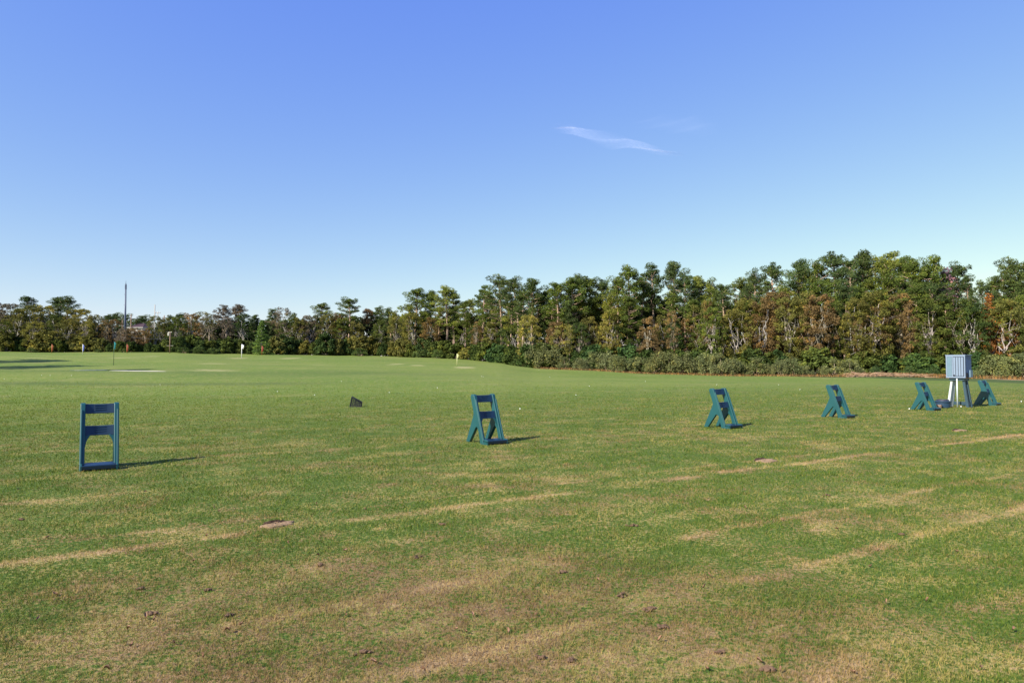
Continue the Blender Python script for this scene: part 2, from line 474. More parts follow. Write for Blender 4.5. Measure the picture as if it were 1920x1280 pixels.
# ---- draped patches (bunkers, dry spots) ----
def drape(name, px0, px1, py0, py1, mat, seed=0, lift=.02, kind='structure'):
    """irregular flat patch on the ground between the ground points under two image rows"""
    rg = random.Random(seed)
    c = on_ground((px0 + px1) / 2, (py0 + py1) / 2)
    a = on_ground((px0 + px1) / 2, py0).y; b = on_ground((px0 + px1) / 2, py1).y
    ry = max(abs(a - b) / 2, .1); rx = (px1 - px0) / 1280 * c.y / 2
    cy = (a + b) / 2; cx = (px0 + px1 - 1920) / 2 / 1280 * cy
    ph = [rg.uniform(0, 6.28) for _ in range(4)]
    V = [(cx, cy, gz(cx, cy) + lift)]; F = []
    K, Q = 56, 6
    for q in range(1, Q + 1):
        for k in range(K):
            t = 2 * math.pi * k / K
            rr = q / Q * (1 + .13 * math.sin(2 * t + ph[0]) + .1 * math.sin(3 * t + ph[1]) + .07 * math.sin(5 * t + ph[2]) + .05 * math.sin(9 * t + ph[3]))
            x, y = cx + rx * rr * math.cos(t), cy + ry * rr * math.sin(t)
            V.append((x, y, gz(x, y) + (lift if q < Q else -.03)))
    tri = [(0, 1 + k, 1 + (k + 1) % K, 1 + (k + 1) % K) for k in range(K)]
    bm = bmesh.new(); vs = [bm.verts.new(v) for v in V]
    for k in range(K): bm.faces.new((vs[0], vs[1 + k], vs[1 + (k + 1) % K]))
    for q in range(Q - 1):
        for k in range(K):
            A = 1 + q * K; B = 1 + (q + 1) * K
            bm.faces.new((vs[A + k], vs[B + k], vs[B + (k + 1) % K], vs[A + (k + 1) % K]))
    o = bm_obj(name, bm, mat, smooth=True)
    o['kind'] = kind
    return o

drape('bunker', 205, 305, 694.9, 696.2, M['sand'], 4)
drape('bunker', 142, 190, 693.4, 694.6, M['sand'], 8)

# ------------------------------------------------------------------ bag racks
def side_profile():
    # (y to the rear, z) outline of one cheek: front post leaning back with a rear leg
    o = [(0, 0), (.125, 0)]
    o += [(.165, .15), (.195, .25)]                     # rear edge of post foot up to the arch
    o += [(.215, .295), (.25, .325), (.29, .32), (.325, .28)]
    o += [(.545, 0), (.665, 0)]
    o += [(.47, .38), (.40, .52), (.38, .58), (.386, .63), (.488, .90), (.484, .935), (.46, .957), (.39, .96), (.36, .945), (.345, .91)]
    return o

def make_rack():
    root = empty('bag_rack', (0, 0, 0), 0, None, None)
    W = .497; T = .066
    prof = side_profile()
    for s in (-1, 1):
        bm = bmesh.new()
        vs = [bm.verts.new((s * (W / 2) - (T if s > 0 else 0), y, z)) for y, z in prof]
        f = bm.faces.new(vs)
        r = bmesh.ops.extrude_face_region(bm, geom=[f])
        bmesh.ops.translate(bm, verts=[v for v in r['geom'] if isinstance(v, bmesh.types.BMVert)], vec=(T, 0, 0))
        bmesh.ops.triangulate(bm, faces=[f for f in bm.faces if len(f.verts) > 4])
        me_o = bm_obj('side_frame', bm, M['plastic'], root, bevel=.014)
        # raised edge rib along the front post
        rib = bmesh.new()
        ang = math.atan2(.36, .95)
        add_box(rib, (s * (W / 2 - .018), .165, .47), (.026, .03, .84), Matrix.Rotation(-ang, 3, 'X'))
        bm_obj('edge_rib', rib, M['plastic'], me_o, bevel=.008)
    IW = W - 2 * T + .01
    lean = .375
    def rail(z0, z1, name, ridges, thick=.035, off=.035):
        bm = bmesh.new()
        K = 14; rows = []
        for zi, z in enumerate((z0, z1)):
            row = []
            for k in range(K + 1):
                u = -1 + 2 * k / K
                sag = .022 * (1 - u * u)                 # dished towards the rear
                dz = -.008 * (1 - u * u) if zi == 1 else .0
                row.append(((u * IW / 2), lean * z + off + sag, z + dz))
            rows.append(row)
        vf = [[bm.verts.new(p) for p in r] for r in rows]
        vb = [[bm.verts.new((p[0], p[1] + thick, p[2])) for p in r] for r in rows]
        for k in range(K):
            bm.faces.new((vf[0][k], vf[0][k + 1], vf[1][k + 1], vf[1][k])); bm.faces.new((vb[0][k], vb[1][k], vb[1][k + 1], vb[0][k + 1]))
            bm.faces.new((vf[1][k], vf[1][k + 1], vb[1][k + 1], vb[1][k])); bm.faces.new((vf[0][k], vb[0][k], vb[0][k + 1], vf[0][k + 1]))
        for k in (0, K): bm.faces.new((vf[0][k], vf[1][k], vb[1][k], vb[0][k]))
        o = bm_obj(name, bm, M['plastic_shaded'], root, bevel=.008)
        for j in range(ridges):
            z = z0 + (z1 - z0) * (.36 + .44 * j / max(ridges - 1, 1))
            pts = []
            for k in range(9):
                u = -.45 + .9 * k / 8
                pts.append((u * IW / 2 + .01, lean * z + off + .022 * (1 - u * u) + .001, z))
            tubes_obj('groove_ridge', [(pts, [.002] + [.0065] * 7 + [.002], 6)], M['plastic_shaded'], o)
        return o
    rail(.80, .945, 'top_rail', 3)
    rail(.485, .63, 'middle_rail', 3)
    # arched brackets below the middle rail
    for s in (-1, 1):
        bm = bmesh.new()
        x0 = s * (W / 2 - T + .003)
        pr = [(0, .50), (-.075 * s, .50), (-.055 * s, .472), (-.03 * s, .43), (-.012 * s, .37), (0, .30)]
        vs = [bm.verts.new((x0 + a, lean * z + .045, z)) for a, z in pr]
        f = bm.faces.new(vs); r = bmesh.ops.extrude_face_region(bm, geom=[f])
        bmesh.ops.translate(bm, verts=[v for v in r['geom'] if isinstance(v, bmesh.types.BMVert)], vec=(0, .03, 0))
        bmesh.ops.triangulate(bm, faces=[f for f in bm.faces if len(f.verts) > 4])
        bm_obj('bracket', bm, M['plastic'], root)
    # foot tray: sloping shelf in front with a raised lip
    bm = bmesh.new()
    tw = W - .03
    pr = [(.12, .105), (-.085, .075), (-.105, .095), (-.125, .085), (-.120, .030), (-.10, .022), (-.09, .052), (.12, .078)]
    vs = [bm.verts.new((-tw / 2, y, z)) for y, z in pr]
    f = bm.faces.new(vs); r = bmesh.ops.extrude_face_region(bm, geom=[f])
    bmesh.ops.translate(bm, verts=[v for v in r['geom'] if isinstance(v, bmesh.types.BMVert)], vec=(tw, 0, 0))
    bmesh.ops.triangulate(bm, faces=[f for f in bm.faces if len(f.verts) > 4])
    tr = bm_obj('foot_tray', bm, M['plastic_shaded'], root, bevel=.006)
    for s in (-1, 1):
        bm = bmesh.new()
        pr = [(.02, .11), (-.11, .098), (-.125, .085), (-.122, .004), (-.09, .004), (.02, .004)]
        vs = [bm.verts.new((s * (tw / 2) + (-.0 if s < 0 else -.022), y, z)) for y, z in pr]
        f = bm.faces.new(vs); r = bmesh.ops.extrude_face_region(bm, geom=[f])
        bmesh.ops.translate(bm, verts=[v for v in r['geom'] if isinstance(v, bmesh.types.BMVert)], vec=(.022, 0, 0))
        bmesh.ops.triangulate(bm, faces=[f for f in bm.faces if len(f.verts) > 4])
        bm_obj('tray_end', bm, M['plastic'], tr, bevel=.005)
    return root

rack = make_rack()
#        px of foot centre, py of foot, rotation about z, label
RACKS = ((186, 881, 33.5, 'dark blue plastic bag rack seen face on, leftmost and nearest of the row'),
         (927, 833, 33.5, 'teal bag rack standing alone in the middle of the field beyond the worn lane'),
         (1373, 803.5, 33.5, 'teal bag rack side on, first right of the one in mid field'),
         (1588, 783.5, 33.5, 'teal bag rack halfway between mid right rack and the cabinet on legs'),
         (1751, 769.5, 33.5, 'teal bag rack just left of the round blue tub'),
         (1866, 760.5, 33.5, 'teal bag rack right of the cabinet on legs, farthest of the row'))
for i, (px, py, rz, lab) in enumerate(RACKS):
    o = rack if i == 0 else copy_tree(rack)
    p = on_ground(px, py)
    o.location = (p.x, p.y, p.z - .006)
    o.rotation_euler = (0, 0, R(rz + (-1.5, 1, 0, 2, -1, 2)[i]))
    tag(o, lab, 'bag rack', 'plastic golf bag racks standing along the tee line')

# ------------------------------------------------------------------ cabinet on legs
def make_cabinet():
    p = on_ground(1798, 764)
    root = empty('cabinet', (p.x + .26, p.y + .35, p.z), 0, 'pale blue louvred cabinet raised on splayed legs beyond the racks', 'cabinet')
    root.rotation_euler = (0, 0, R(-56.5))               # front looks back along the tee line
    # local: front is -Y, width along X
    W, Dp, Z0, Z1 = .64, .50, 1.06, 1.88
    H = Z1 - Z0
    bm = bmesh.new(); add_box(bm, (0, .01, (Z0 + Z1) / 2), (W - .02, Dp - .02, H - .02))
    body = bm_obj('body', bm, M['cab_shaded'], root, bevel=.006)
    bm = bmesh.new()
    fy = -Dp / 2
    for x, wd in ((-W / 2 + .02, .04), (W / 2 - .02, .04), (-.10, .035)): add_box(bm, (x, fy, (Z0 + Z1) / 2), (wd, .03, H))
    for z in (Z0 + .025, Z1 - .025): add_box(bm, (0, fy - .001, z), (W + .006, .032, .05))
    bm_obj('face_frame', bm, M['cab_light'], root, bevel=.003)
    bm = bmesh.new(); add_box(bm, (-.20, fy - .003, (Z0 + Z1) / 2), (.155, .014, H - .11))
    vent = bm_obj('vent_panel', bm, M['cab_green'], root)
    bm = bmesh.new()
    for k in range(5): add_box(bm, (-.262 + .031 * k, fy - .012, (Z0 + Z1) / 2), (.017, .012, H - .14))
    bm_obj('vent_slats', bm, M['cab_green'], vent)
    bm = bmesh.new(); add_box(bm, (.095, fy - .003, (Z0 + Z1) / 2), (.355, .012, H - .11))
    door = bm_obj('door', bm, M['slot'], root)
    for k in range(4):
        bm = bmesh.new(); add_box(bm, (-.035 + .086 * k, fy - .014, (Z0 + Z1) / 2), (.068, .016, H - .135)); bm_obj('door_slat', bm, M['cab_light'], door, bevel=.003)
    bm = bmesh.new(); add_box(bm, (-.045, fy - .032, Z0 + .10), (.055, .02, .035)); bm_obj('door_latch', bm, M['slot'], door, bevel=.004)
    bm = bmesh.new(); add_box(bm, (0, 0, Z1 + .008), (W + .04, Dp + .04, .022)); bm_obj('roof_panel', bm, M['cab_light'], root, bevel=.004)
    bm = bmesh.new(); add_box(bm, (W / 2 + .001, -.12, Z0 + .10), (.012, .13, .17)); bm_obj('hatch', bm, M['slot'], root)
    bm = bmesh.new(); add_box(bm, (W / 2 + .018, .14, Z0 + .15), (.04, .19, .26)); bm_obj('side_box', bm, M['cab_green'], root, bevel=.005)
    bm = bmesh.new()
    add_box(bm, (0, -.17, Z0 - .05), (W - .14, .05, .09)); add_box(bm, (0, .17, Z0 - .05), (W - .14, .05, .09))
    for x in (-.22, .22): add_box(bm, (x, 0, Z0 - .052), (.05, .29, .088))
    bm_obj('base_frame', bm, M['leg_d'], root)
    for sx in (-1, 1):
        for sy in (-1, 1):
            a = Vector((sx * .19, sy * .10, Z0 - .06)); b = Vector((sx * .32, sy * .125, 0))
            bm = bmesh.new()
            q = []
            for P, s in ((a, .036), (b, .045)):
                q.append([bm.verts.new(P + Vector((ix * s, iy * s, 0))) for ix, iy in ((-1, -1), (1, -1), (1, 1), (-1, 1))])
            for k in range(4): bm.faces.new((q[0][k], q[0][(k + 1) % 4], q[1][(k + 1) % 4], q[1][k]))
            bm.faces.new(q[0]); bm.faces.new(q[1])
            bm_obj('leg', bm, M['leg_w'] if sx < 0 else M['leg_d'], root, bevel=.004)  # sunlit legs pale, shaded legs dark: the light is in the colour
    bm = bmesh.new(); add_box(bm, (0, .12, .13), (.56, .04, .12)); bm_obj('stretcher', bm, M['leg_d'], root, bevel=.004)
    bm = bmesh.new(); add_box(bm, (.31, 0, .13), (.04, .20, .12)); bm_obj('stretcher', bm, M['leg_d'], root, bevel=.004)
    tubes_obj('drain_pipe', [([(.03, -.24, Z0 - .02), (.03, -.24, 0)], [.024, .024], 12)], M['leg_w'], root)
    return root
make_cabinet()

def lathe(bm, prof, k=32):
    rings = []
    for r, z in prof: rings.append([bm.verts.new((r * math.cos(2 * math.pi * j / k), r * math.sin(2 * math.pi * j / k), z)) for j in range(k)])
    for a, b in zip(rings[:-1], rings[1:]):
        for j in range(k): bm.faces.new((a[j], a[(j + 1) % k], b[(j + 1) % k], b[j]))
    bm.faces.new(rings[0][::-1]); bm.faces.new(rings[-1])

p = on_ground(1776, 765)
tub = empty('tub', (p.x, p.y + .24, p.z), 0, 'round dark blue plastic tub with a lid beside the cabinet legs', 'tub')
bm = bmesh.new(); lathe(bm, [(.215, 0), (.23, .02), (.245, .2), (.27, .21), (.272, .245), (.25, .25), (.24, .252)]); bm_obj('tub_body', bm, M['bucket'], tub, bevel=0)
bm = bmesh.new(); lathe(bm, [(.20, .245), (.195, .285), (.18, .30), (.165, .302), (.155, .285)]); bm_obj('lid', bm, M['lid'], tub)
p = on_ground(1761, 766)
bk = empty('ball_basket', (p.x, p.y, p.z), .4, 'small brown basket of range balls between a rack and the blue tub', 'basket')
bm = bmesh.new(); lathe(bm, [(.07, 0), (.075, .01), (.095, .12), (.10, .125), (.09, .125), (.07, .02)], 14); bm_obj('basket_shell', bm, M['wood'], bk)
bm = bmesh.new()
for k in range(7): bmesh.ops.create_icosphere(bm, subdivisions=1, radius=.0214, matrix=Matrix.Translation((.045 * math.cos(k * 1.05), .045 * math.sin(k * 1.05), .105)))
bm_obj('balls_in_basket', bm, M['ball'], bk, smooth=True)['kind'] = 'stuff'

# ------------------------------------------------------------------ tipped crate
def make_crate():
    p = on_ground(667, 763)
    root = empty('crate', (p.x, p.y, p.z), R(8), 'small black lattice crate tipped on its side in the open grass', 'crate')
    # frustum along X: wide mouth on the left; lying on one face
    L = .40
    h0, h1 = .36, .17; d0, d1 = .34, .20
    cor = lambda u, v, s: Vector((-L / 2 - .03 * (1 - u) * 0 + L * u + (.07 * v if u < .5 else 0.03 * v) * (1 if u < .5 else .6), (-1 + 2 * s) * (d0 + (d1 - d0) * u) / 2, v * (h0 + (h1 - h0) * u)))
    def bar(bm, a, b, r):
        V, F = tube_np([a, b], [r, r], 4)
        vs = [bm.verts.new(v) for v in V]
        for f in F:
            idx = []
            for i in f:
                if i not in idx: idx.append(i)
            bm.faces.new([vs[i] for i in idx])
    bm = bmesh.new()
    for u in (0, 1):
        c = [cor(u, 0, 0), cor(u, 1, 0), cor(u, 1, 1), cor(u, 0, 1)]
        for k in range(4): bar(bm, c[k], c[(k + 1) % 4], .017)
    for v in (0, 1):
        for s in (0, 1): bar(bm, cor(0, v, s), cor(1, v, s), .017)
    bm_obj('rim', bm, M['crate'], root)
    def panel(f, nu, nv):
        bm = bmesh.new()
        for i in range(1, nu): bar(bm, f(i / nu, 0), f(i / nu, 1), .009)
        for j in range(1, nv): bar(bm, f(0, j / nv), f(1, j / nv), .009)
        bm_obj('lattice_side', bm, M['crate'], root)
    for s in (0, 1): panel(lambda u, v: cor(u, v, s), 6, 5)
    for v0 in (0, 1): panel(lambda u, v: cor(u, v0, v), 6, 5)
    panel(lambda u, v: cor(1, u, v), 4, 4)
make_crate()

# ------------------------------------------------------------------ flags
def flag(px, ytop, ybase, depth, stick, cloth, label, wpx=4, hfrac=.35, pr=.02):
    b = at_depth(px, ybase, depth); g = gz(b.x, b.y)
    top = at_depth(px, ytop, depth).z
    root = empty('flagstick', (b.x, b.y, g), 0, label, 'golf flag', 'flags marking the range greens')
    H = top - g
    tubes_obj('stick', [([(0, 0, 0), (0, 0, H)], [pr, pr * .8], 8)], stick, root)
    # limp flag: folded cloth hanging from the top
    W = wpx / 1280 * depth; fh = H * hfrac
    bm = bmesh.new(); K, Q = 10, 8; g_ = []
    for i in range(Q + 1):
        row = []
        for k in range(K + 1):
            u = k / K; v = i / Q
            x = .01 + W * u * (1 - .35 * v) ; y = .05 * math.sin(u * 9 + v * 2) * (.4 + v)
            z = H - .02 - fh * v * (1 - .12 * u) - .25 * fh * u
            row.append(bm.verts.new((x, y, z)))
        g_.append(row)
    for i in range(Q):
        for k in range(K): bm.faces.new((g_[i][k], g_[i][k + 1], g_[i + 1][k + 1], g_[i + 1][k]))
    o = bm_obj('flag_cloth', bm, cloth, root, smooth=True)
    s = o.modifiers.new('t', 'SOLIDIFY'); s.thickness = .01
def gd(px, py): return on_ground(px, py).y
flag(213, 640, 685, gd(213, 685), M['p_dark'], M['f_teal'], 'teal flag on a dark stick before the mound, nearest of the flags', 3.5, .30, .025)
flag(97, 645, 661, 124, M['p_orange'], M['f_orange'], 'rust orange flag against dark trees, leftmost of the flags', 2.6, .7, .05)
flag(155, 645, 664, gd(155, 664.5), M['p_white'], M['f_blue'], 'pale blue flag against dark trees, second from the left', 2.6, .65, .05)
flag(238, 645, 661, 124, M['p_orange'], M['f_red'], 'red orange flag just right of the teal flag, below the steel mast', 2.6, .75, .06)
flag(453, 645, 672, gd(453, 672), M['p_white'], M['f_white'], 'white flag on a white stick standing over a pale patch', 4, .3, .06)
flag(491, 648, 664, 132, M['p_orange'], M['f_red'], 'dark red flag standing right of the white flag', 2.6, .6, .05)
flag(857, 663, 685, gd(857, 685.5), M['p_yellow'], M['f_yellow'], 'pale yellow flag, rightmost of the flags, by the scraped patch', 3, .3, .05)

# ------------------------------------------------------------------ poles, mast, house
def pole(name, px, ytop, depth, r0, r1, mat, label, cat, extra=None, group=None):
    x = (px - 960) / 1280 * depth
    g = gz(x, depth); top = at_depth(px, ytop, depth)
    root = empty(name, (top.x, depth, g), 0, label, cat, group)
    H = top.z - g
    tubes_obj('shaft', [([(0, 0, 0), (0, 0, H)], [r0, r1], 12)], mat, root)
    if extra: extra(root, H)
    return root
def mast_extra(root, H):
    tubes_obj('lightning_rod', [([(0, 0, H), (0, 0, H + .75)], [.05, .03], 6)], M['steel'], root)
    for k in range(3):
        a = k * 2.1
        bm = bmesh.new(); add_box(bm, (.17 * math.cos(a), .17 * math.sin(a), H - .8), (.08, .08, 1.1)); bm_obj('antenna', bm, M['steel'], root)
    for z in (H - 2.6, H - 5.2, H - 8):
        bm = bmesh.new(); add_box(bm, (-.25, 0, z), (.22, .08, .08)); bm_obj('step_bracket', bm, M['steel'], root)
pole('mast', 236, 532, 165, .32, .15, M['steel'], 'tall grey steel mast rising high above the trees', 'mast', mast_extra)
def arms(z, l, mat=M['greywood']):
    def f(root, H):
        bm = bmesh.new(); add_box(bm, (0, 0, H - z), (l, .12, .12)); a = bm_obj('crossarm', bm, mat, root)
        for s in (-1, 0, 1):
            tubes_obj('insulator', [([(s * l * .42, 0, H - z + .06), (s * l * .42, 0, H - z + .28)], [.07, .05], 8)], M['white'], a)
    return f
PG = 'utility poles among the far trees'
pole('utility_pole', 229.5, 600, 150, .10, .09, M['wood'], 'thin reddish pole directly left of the steel mast', 'pole', group=PG)
pole('utility_pole', 246, 589, 160, .12, .10, M['wood'], 'dark wooden pole directly right of the steel mast', 'pole', group=PG)
pole('utility_pole', 290.5, 571, 135, .11, .08, M['greywood'], 'tallest grey wooden pole, right of the steel mast', 'pole', group=PG)
pole('utility_pole', 296, 585, 158, .09, .07, M['greywood'], 'thin far pole with crossarms right behind the tallest wooden pole', 'pole', arms(.15, 1.2), PG)
pole('utility_pole', 308, 591, 137, .10, .08, M['wood'], 'brown wooden pole between the tallest pole and the transformer pole', 'pole', group=PG)
def transf(root, H):
    bm = bmesh.new(); lathe(bm, [(.14, H - .75), (.17, H - .7), (.17, H - .2), (.14, H - .14)], 14)
    bmesh.ops.translate(bm, verts=bm.verts, vec=(-.25, -.05, 0)); bm_obj('transformer', bm, M['siding'], root)
    bm = bmesh.new(); add_box(bm, (0, 0, H - .05), (.7, .1, .1)); bm_obj('crossarm', bm, M['siding'], root)
    bm = bmesh.new(); add_box(bm, (0, 0, H * .35), (1.3, .05, .05)); bm_obj('lower_arm', bm, M['greywood'], root)
pole('utility_pole', 319, 622, 128, .10, .08, M['wood'], 'short wooden pole with a white transformer at its top', 'pole', transf, PG)

def cable(a, b, sag, label):
    pts = []
    for k in range(13):
        t = k / 12; q = a.lerp(b, t); q.z -= sag * 4 * t * (1 - t); pts.append(q[:])
    o = tubes_obj('overhead_cable', [(pts, [.022] * 13, 5)], M['cable'])
    tag(o, label, 'cable', 'cables strung between the far poles')
cable(at_depth(229, 612, 149.5), at_depth(290.5, 613, 135), .15, 'upper pale cable from the thin reddish pole to the tallest wooden pole')
cable(at_depth(246, 632, 126), at_depth(319, 634, 128), .2, 'lower pale cable running across the brown trees to the transformer pole')

def make_house():
    d = 178
    a = at_depth(240, 613, d); b = at_depth(268, 613, d); top = at_depth(250, 604, d).z
    cx = (a.x + b.x) / 2; g = gz(cx, d); W = b.x - a.x; ez = a.z - g; rz = top - g
    root = empty('house', (cx, d, g), 0, 'far house with a dark maroon roof showing right of the steel mast', 'house')
    bm = bmesh.new(); add_box(bm, (0, 4, ez / 2), (W - .4, 7.5, ez)); bm_obj('wall', bm, M['siding'], root)
    bm = bmesh.new()
    v = [bm.verts.new(q) for q in ((-W / 2, 0, ez), (W / 2, 0, ez), (W / 2, 8.2, ez), (-W / 2, 8.2, ez), (-W * .2, 3.5, rz), (0, 4.5, rz))]
    for f in ((0, 1, 5, 4), (1, 2, 5), (2, 3, 4, 5), (3, 0, 4), (0, 3, 2, 1)): bm.faces.new([v[i] for i in f])
    bm_obj('roof', bm, M['roof'], root)
    bm = bmesh.new(); add_box(bm, (0, -.08, ez - .12), (W + .1, .12, .2)); bm_obj('eave_board', bm, M['siding'], root)
    bm = bmesh.new(); add_box(bm, (0, .2, ez - 1.6), (1.0, .12, 1.2)); wi = bm_obj('window', bm, M['white'], root)
    bm = bmesh.new(); add_box(bm, (0, .13, ez - 1.6), (.84, .03, 1.04)); bm_obj('pane', bm, M['glass'], wi)
make_house()

# ------------------------------------------------------------------ trees
def leaves(centres, radii, counts, size, aspect, rg, out=.6, up=.35, flat=1.0):
    """leaf cards scattered through ellipsoid clumps; returns verts, quads, tint"""
    cs = np.repeat(np.asarray(centres), counts, 0); rs = np.repeat(np.asarray(radii), counts, 0)
    n = len(cs)
    d = rg.normal(size=(n, 3)); d /= np.linalg.norm(d, axis=1)[:, None]
    r = rg.uniform(.25, 1, n) ** .5
    P = cs + d * r[:, None] * rs
    nrm = rg.normal(size=(n, 3)) * .75 + d * out + np.array([0, 0, up])
    nrm /= np.linalg.norm(nrm, axis=1)[:, None]
    a = np.cross(nrm, rg.normal(size=(n, 3))); a /= np.linalg.norm(a, axis=1)[:, None]
    b = np.cross(nrm, a)
    s = size * rg.lognormal(0, .3, n)
    A = a * s[:, None] * .5; B = b * (s * aspect)[:, None] * .5
    V = np.stack([P - A, P - B, P + A, P + B], 1).reshape(-1, 3)
    F = np.arange(4 * n).reshape(-1, 4)
    ct = np.repeat(rg.uniform(0, 1, len(counts)), counts)
    tint = np.clip(.55 * ct + .45 * rg.random(n), 0, 1)
    return V, F, np.repeat(tint, 4)

def limb(a, b, r0, r1, rg, n=4, wob=.06, k=5):
    a = np.asarray(a, float); b = np.asarray(b, float); L = np.linalg.norm(b - a)
    pts = [a + (b - a) * i / n + (rg.normal(size=3) * wob * L if 0 < i < n else 0) + np.array([0, 0, -.06 * L * math.sin(math.pi * i / n)]) for i in range(n + 1)]
    return (pts, [r0 + (r1 - r0) * i / n for i in range(n + 1)], k)

def tree_root(kind, crown, trunk):
    root = bpy.data.objects.new(kind, None); C.objects.link(root)
    for ob in (crown, trunk):
        if ob: ob.parent = root
    return root

UNIT = 15.0
def make_pine(seed, wide, bare):
    rg = np.random.default_rng(seed); h = UNIT
    lean = rg.normal(0, .35, 2)
    ax = lambda z: np.array([lean[0] * (z / h) ** 1.5 + .12 * math.sin(z * .5 + seed), lean[1] * (z / h) ** 1.5, z])
    tubes = [([ax(z) for z in np.linspace(-.5, h * .96, 22)], list(np.linspace(.27, .06, 22)), 7)]
    cen, rad, cnt = [], [], []
    nb = 40
    asym = rg.uniform(0, 6.28)
    for i in range(nb):
        f = i / (nb - 1)
        z = h * (bare + (.955 - bare) * f)
        prof = math.sin(math.pi * (.14 + .80 * f)) ** .8      # rounded top, ragged underside
        a = i * 2.4 + rg.uniform(-.5, .5)
        L = wide * prof * rg.uniform(.4, 1.1) * (1 + .3 * math.cos(a - asym))
        base = ax(z); tip = base + np.array([math.cos(a) * L, math.sin(a) * L, rg.uniform(.0, .7) + .35 * f])
        if L > .5: tubes.append(limb(base, tip, .06, .02, rg, 3))
        for q in ((1.0, 1.0), (.6, .8)):
            if rg.random() < (.10 if f > .4 else .35): continue
            c = base + (tip - base) * q[0] + rg.normal(size=3) * .15
            s = rg.choice((.45, .6, .72, .88)) * rg.uniform(.85, 1.15) * q[1]
            cen.append(c + [0, 0, .1]); rad.append((s, s, s * .62)); cnt.append(int(260 * s))
    for k in range(5):
        cen.append(ax(h * .955) + rg.normal(size=3) * [.5, .5, .22]); rad.append((.5, .5, .42)); cnt.append(95)
    # dead stubs on the bare stem
    for k in range(7):
        z = h * rg.uniform(.25, bare + .05); a = rg.uniform(0, 6.28); L = rg.uniform(.4, 1.3)
        tubes.append(limb(ax(z), ax(z) + np.array([math.cos(a) * L, math.sin(a) * L, rg.uniform(-.1, .3)]), .035, .012, rg, 2, k=4))
    V, F, T = leaves(cen, rad, cnt, .22, .34, rg, .55, .5)
    crown = mesh_obj('crown', V, F, M['leaf'], attrs={'tint': T})
    return tree_root('pine_tree', crown, tubes_obj('trunk', tubes, M['bark']))

def make_hardwood(seed, wide, dens, low, leaf=.20, name='broadleaf_tree', bias=0.0, nclump=100, fk=None):
    rg = np.random.default_rng(seed); h = UNIT
    tubes = []
    forkz = h * (fk or rg.uniform(.22, .36))
    t0 = np.array([rg.normal(0, .3), rg.normal(0, .3), forkz])
    tubes.append(([(0, 0, -.5), (0.05, 0, forkz * .5), tuple(t0)], [.27, .22, .18], 7))
    cen, rad, cnt = [], [], []
    for i in range(nclump):
        f = rg.random() ** .9
        z = h * (low + (.95 - low) * f)
        pr = math.sin(math.pi * (.12 + .80 * f)) ** .7
        L = wide * pr * rg.uniform(.25, 1.0) ** .55
        a = rg.uniform(0, 6.28)
        s = rg.uniform(.35, .95)
        cen.append((t0[0] + math.cos(a) * L, t0[1] + math.sin(a) * L, z)); rad.append((s, s, s * .72)); cnt.append(max(6, int(165 * s * dens)))
    order = rg.permutation(nclump)[:15]
    for k in range(5):
        a = k * 1.26 + rg.uniform(-.4, .4); up = h * rg.uniform(.5, .88)
        tip = np.array([t0[0] + math.cos(a) * wide * .6 * rg.uniform(.3, 1), t0[1] + math.sin(a) * wide * .6 * rg.uniform(.3, 1), up])
        pts, rr, kk = limb(t0, tip, .11 if fk else .13, .03 if fk else .045, rg, 5, .05, 6); tubes.append((pts, rr, kk))
        for j in order[k * 3:k * 3 + 3]:
            b = pts[rg.integers(2, 5)]; c = np.array(cen[j])
            if np.linalg.norm(c - b) < 5.5: tubes.append(limb(b, c, .05, .015, rg, 3, .06, 4))
            else:
                c = b + (c - b) * .5; tubes.append(limb(b, c, .05, .012, rg, 3, .06, 4))
        for q in range(2):
            b = pts[rg.integers(2, 6)]; d = rg.normal(size=3); d[2] = abs(d[2]) + .3; d /= np.linalg.norm(d)
            tubes.append(limb(b, b + d * rg.uniform(1, 2.4), .035, .008, rg, 2, .08, 4))
    V, F, T = leaves(cen, rad, cnt, leaf, .7, rg, .6, .35)
    crown = mesh_obj('crown', V, F, M['leaf'], attrs={'tint': T})
    return tree_root(name, crown, tubes_obj('trunk', tubes, M['bark']))

def make_conifer(seed, wide, name='cypress_tree', dens=1.0, low=.08):
    rg = np.random.default_rng(seed); h = UNIT
    tubes = [([(0, 0, -.5), (0, 0, h * .5), (0, 0, h * .97)], [.26, .15, .04], 7)]
    cen, rad, cnt = [], [], []
    for i in range(70):
        f = i / 69; z = h * (low + (.96 - low) * f)
        L = wide * (1 - f) ** .7 * rg.uniform(.5, 1.1) + .1
        a = i * 2.4 + rg.uniform(-.4, .4)
        c = np.array([math.cos(a) * L, math.sin(a) * L, z - .2 * L])
        tubes.append(limb((0, 0, z), c, .05, .015, rg, 2, .05, 4))
        s = .45 + .55 * (1 - f)
        cen.append(c); rad.append((s, s, s * .5)); cnt.append(int(75 * s * dens))
        cen.append(c * [.5, .5, 1]); rad.append((s * .8, s * .8, s * .5)); cnt.append(int(50 * s * dens))
    V, F, T = leaves(cen, rad, cnt, .28, .5, rg, .5, .4)
    crown = mesh_obj('crown', V, F, M['leaf'], attrs={'tint': T})
    return tree_root(name, crown, tubes_obj('trunk', tubes, M['bark']))

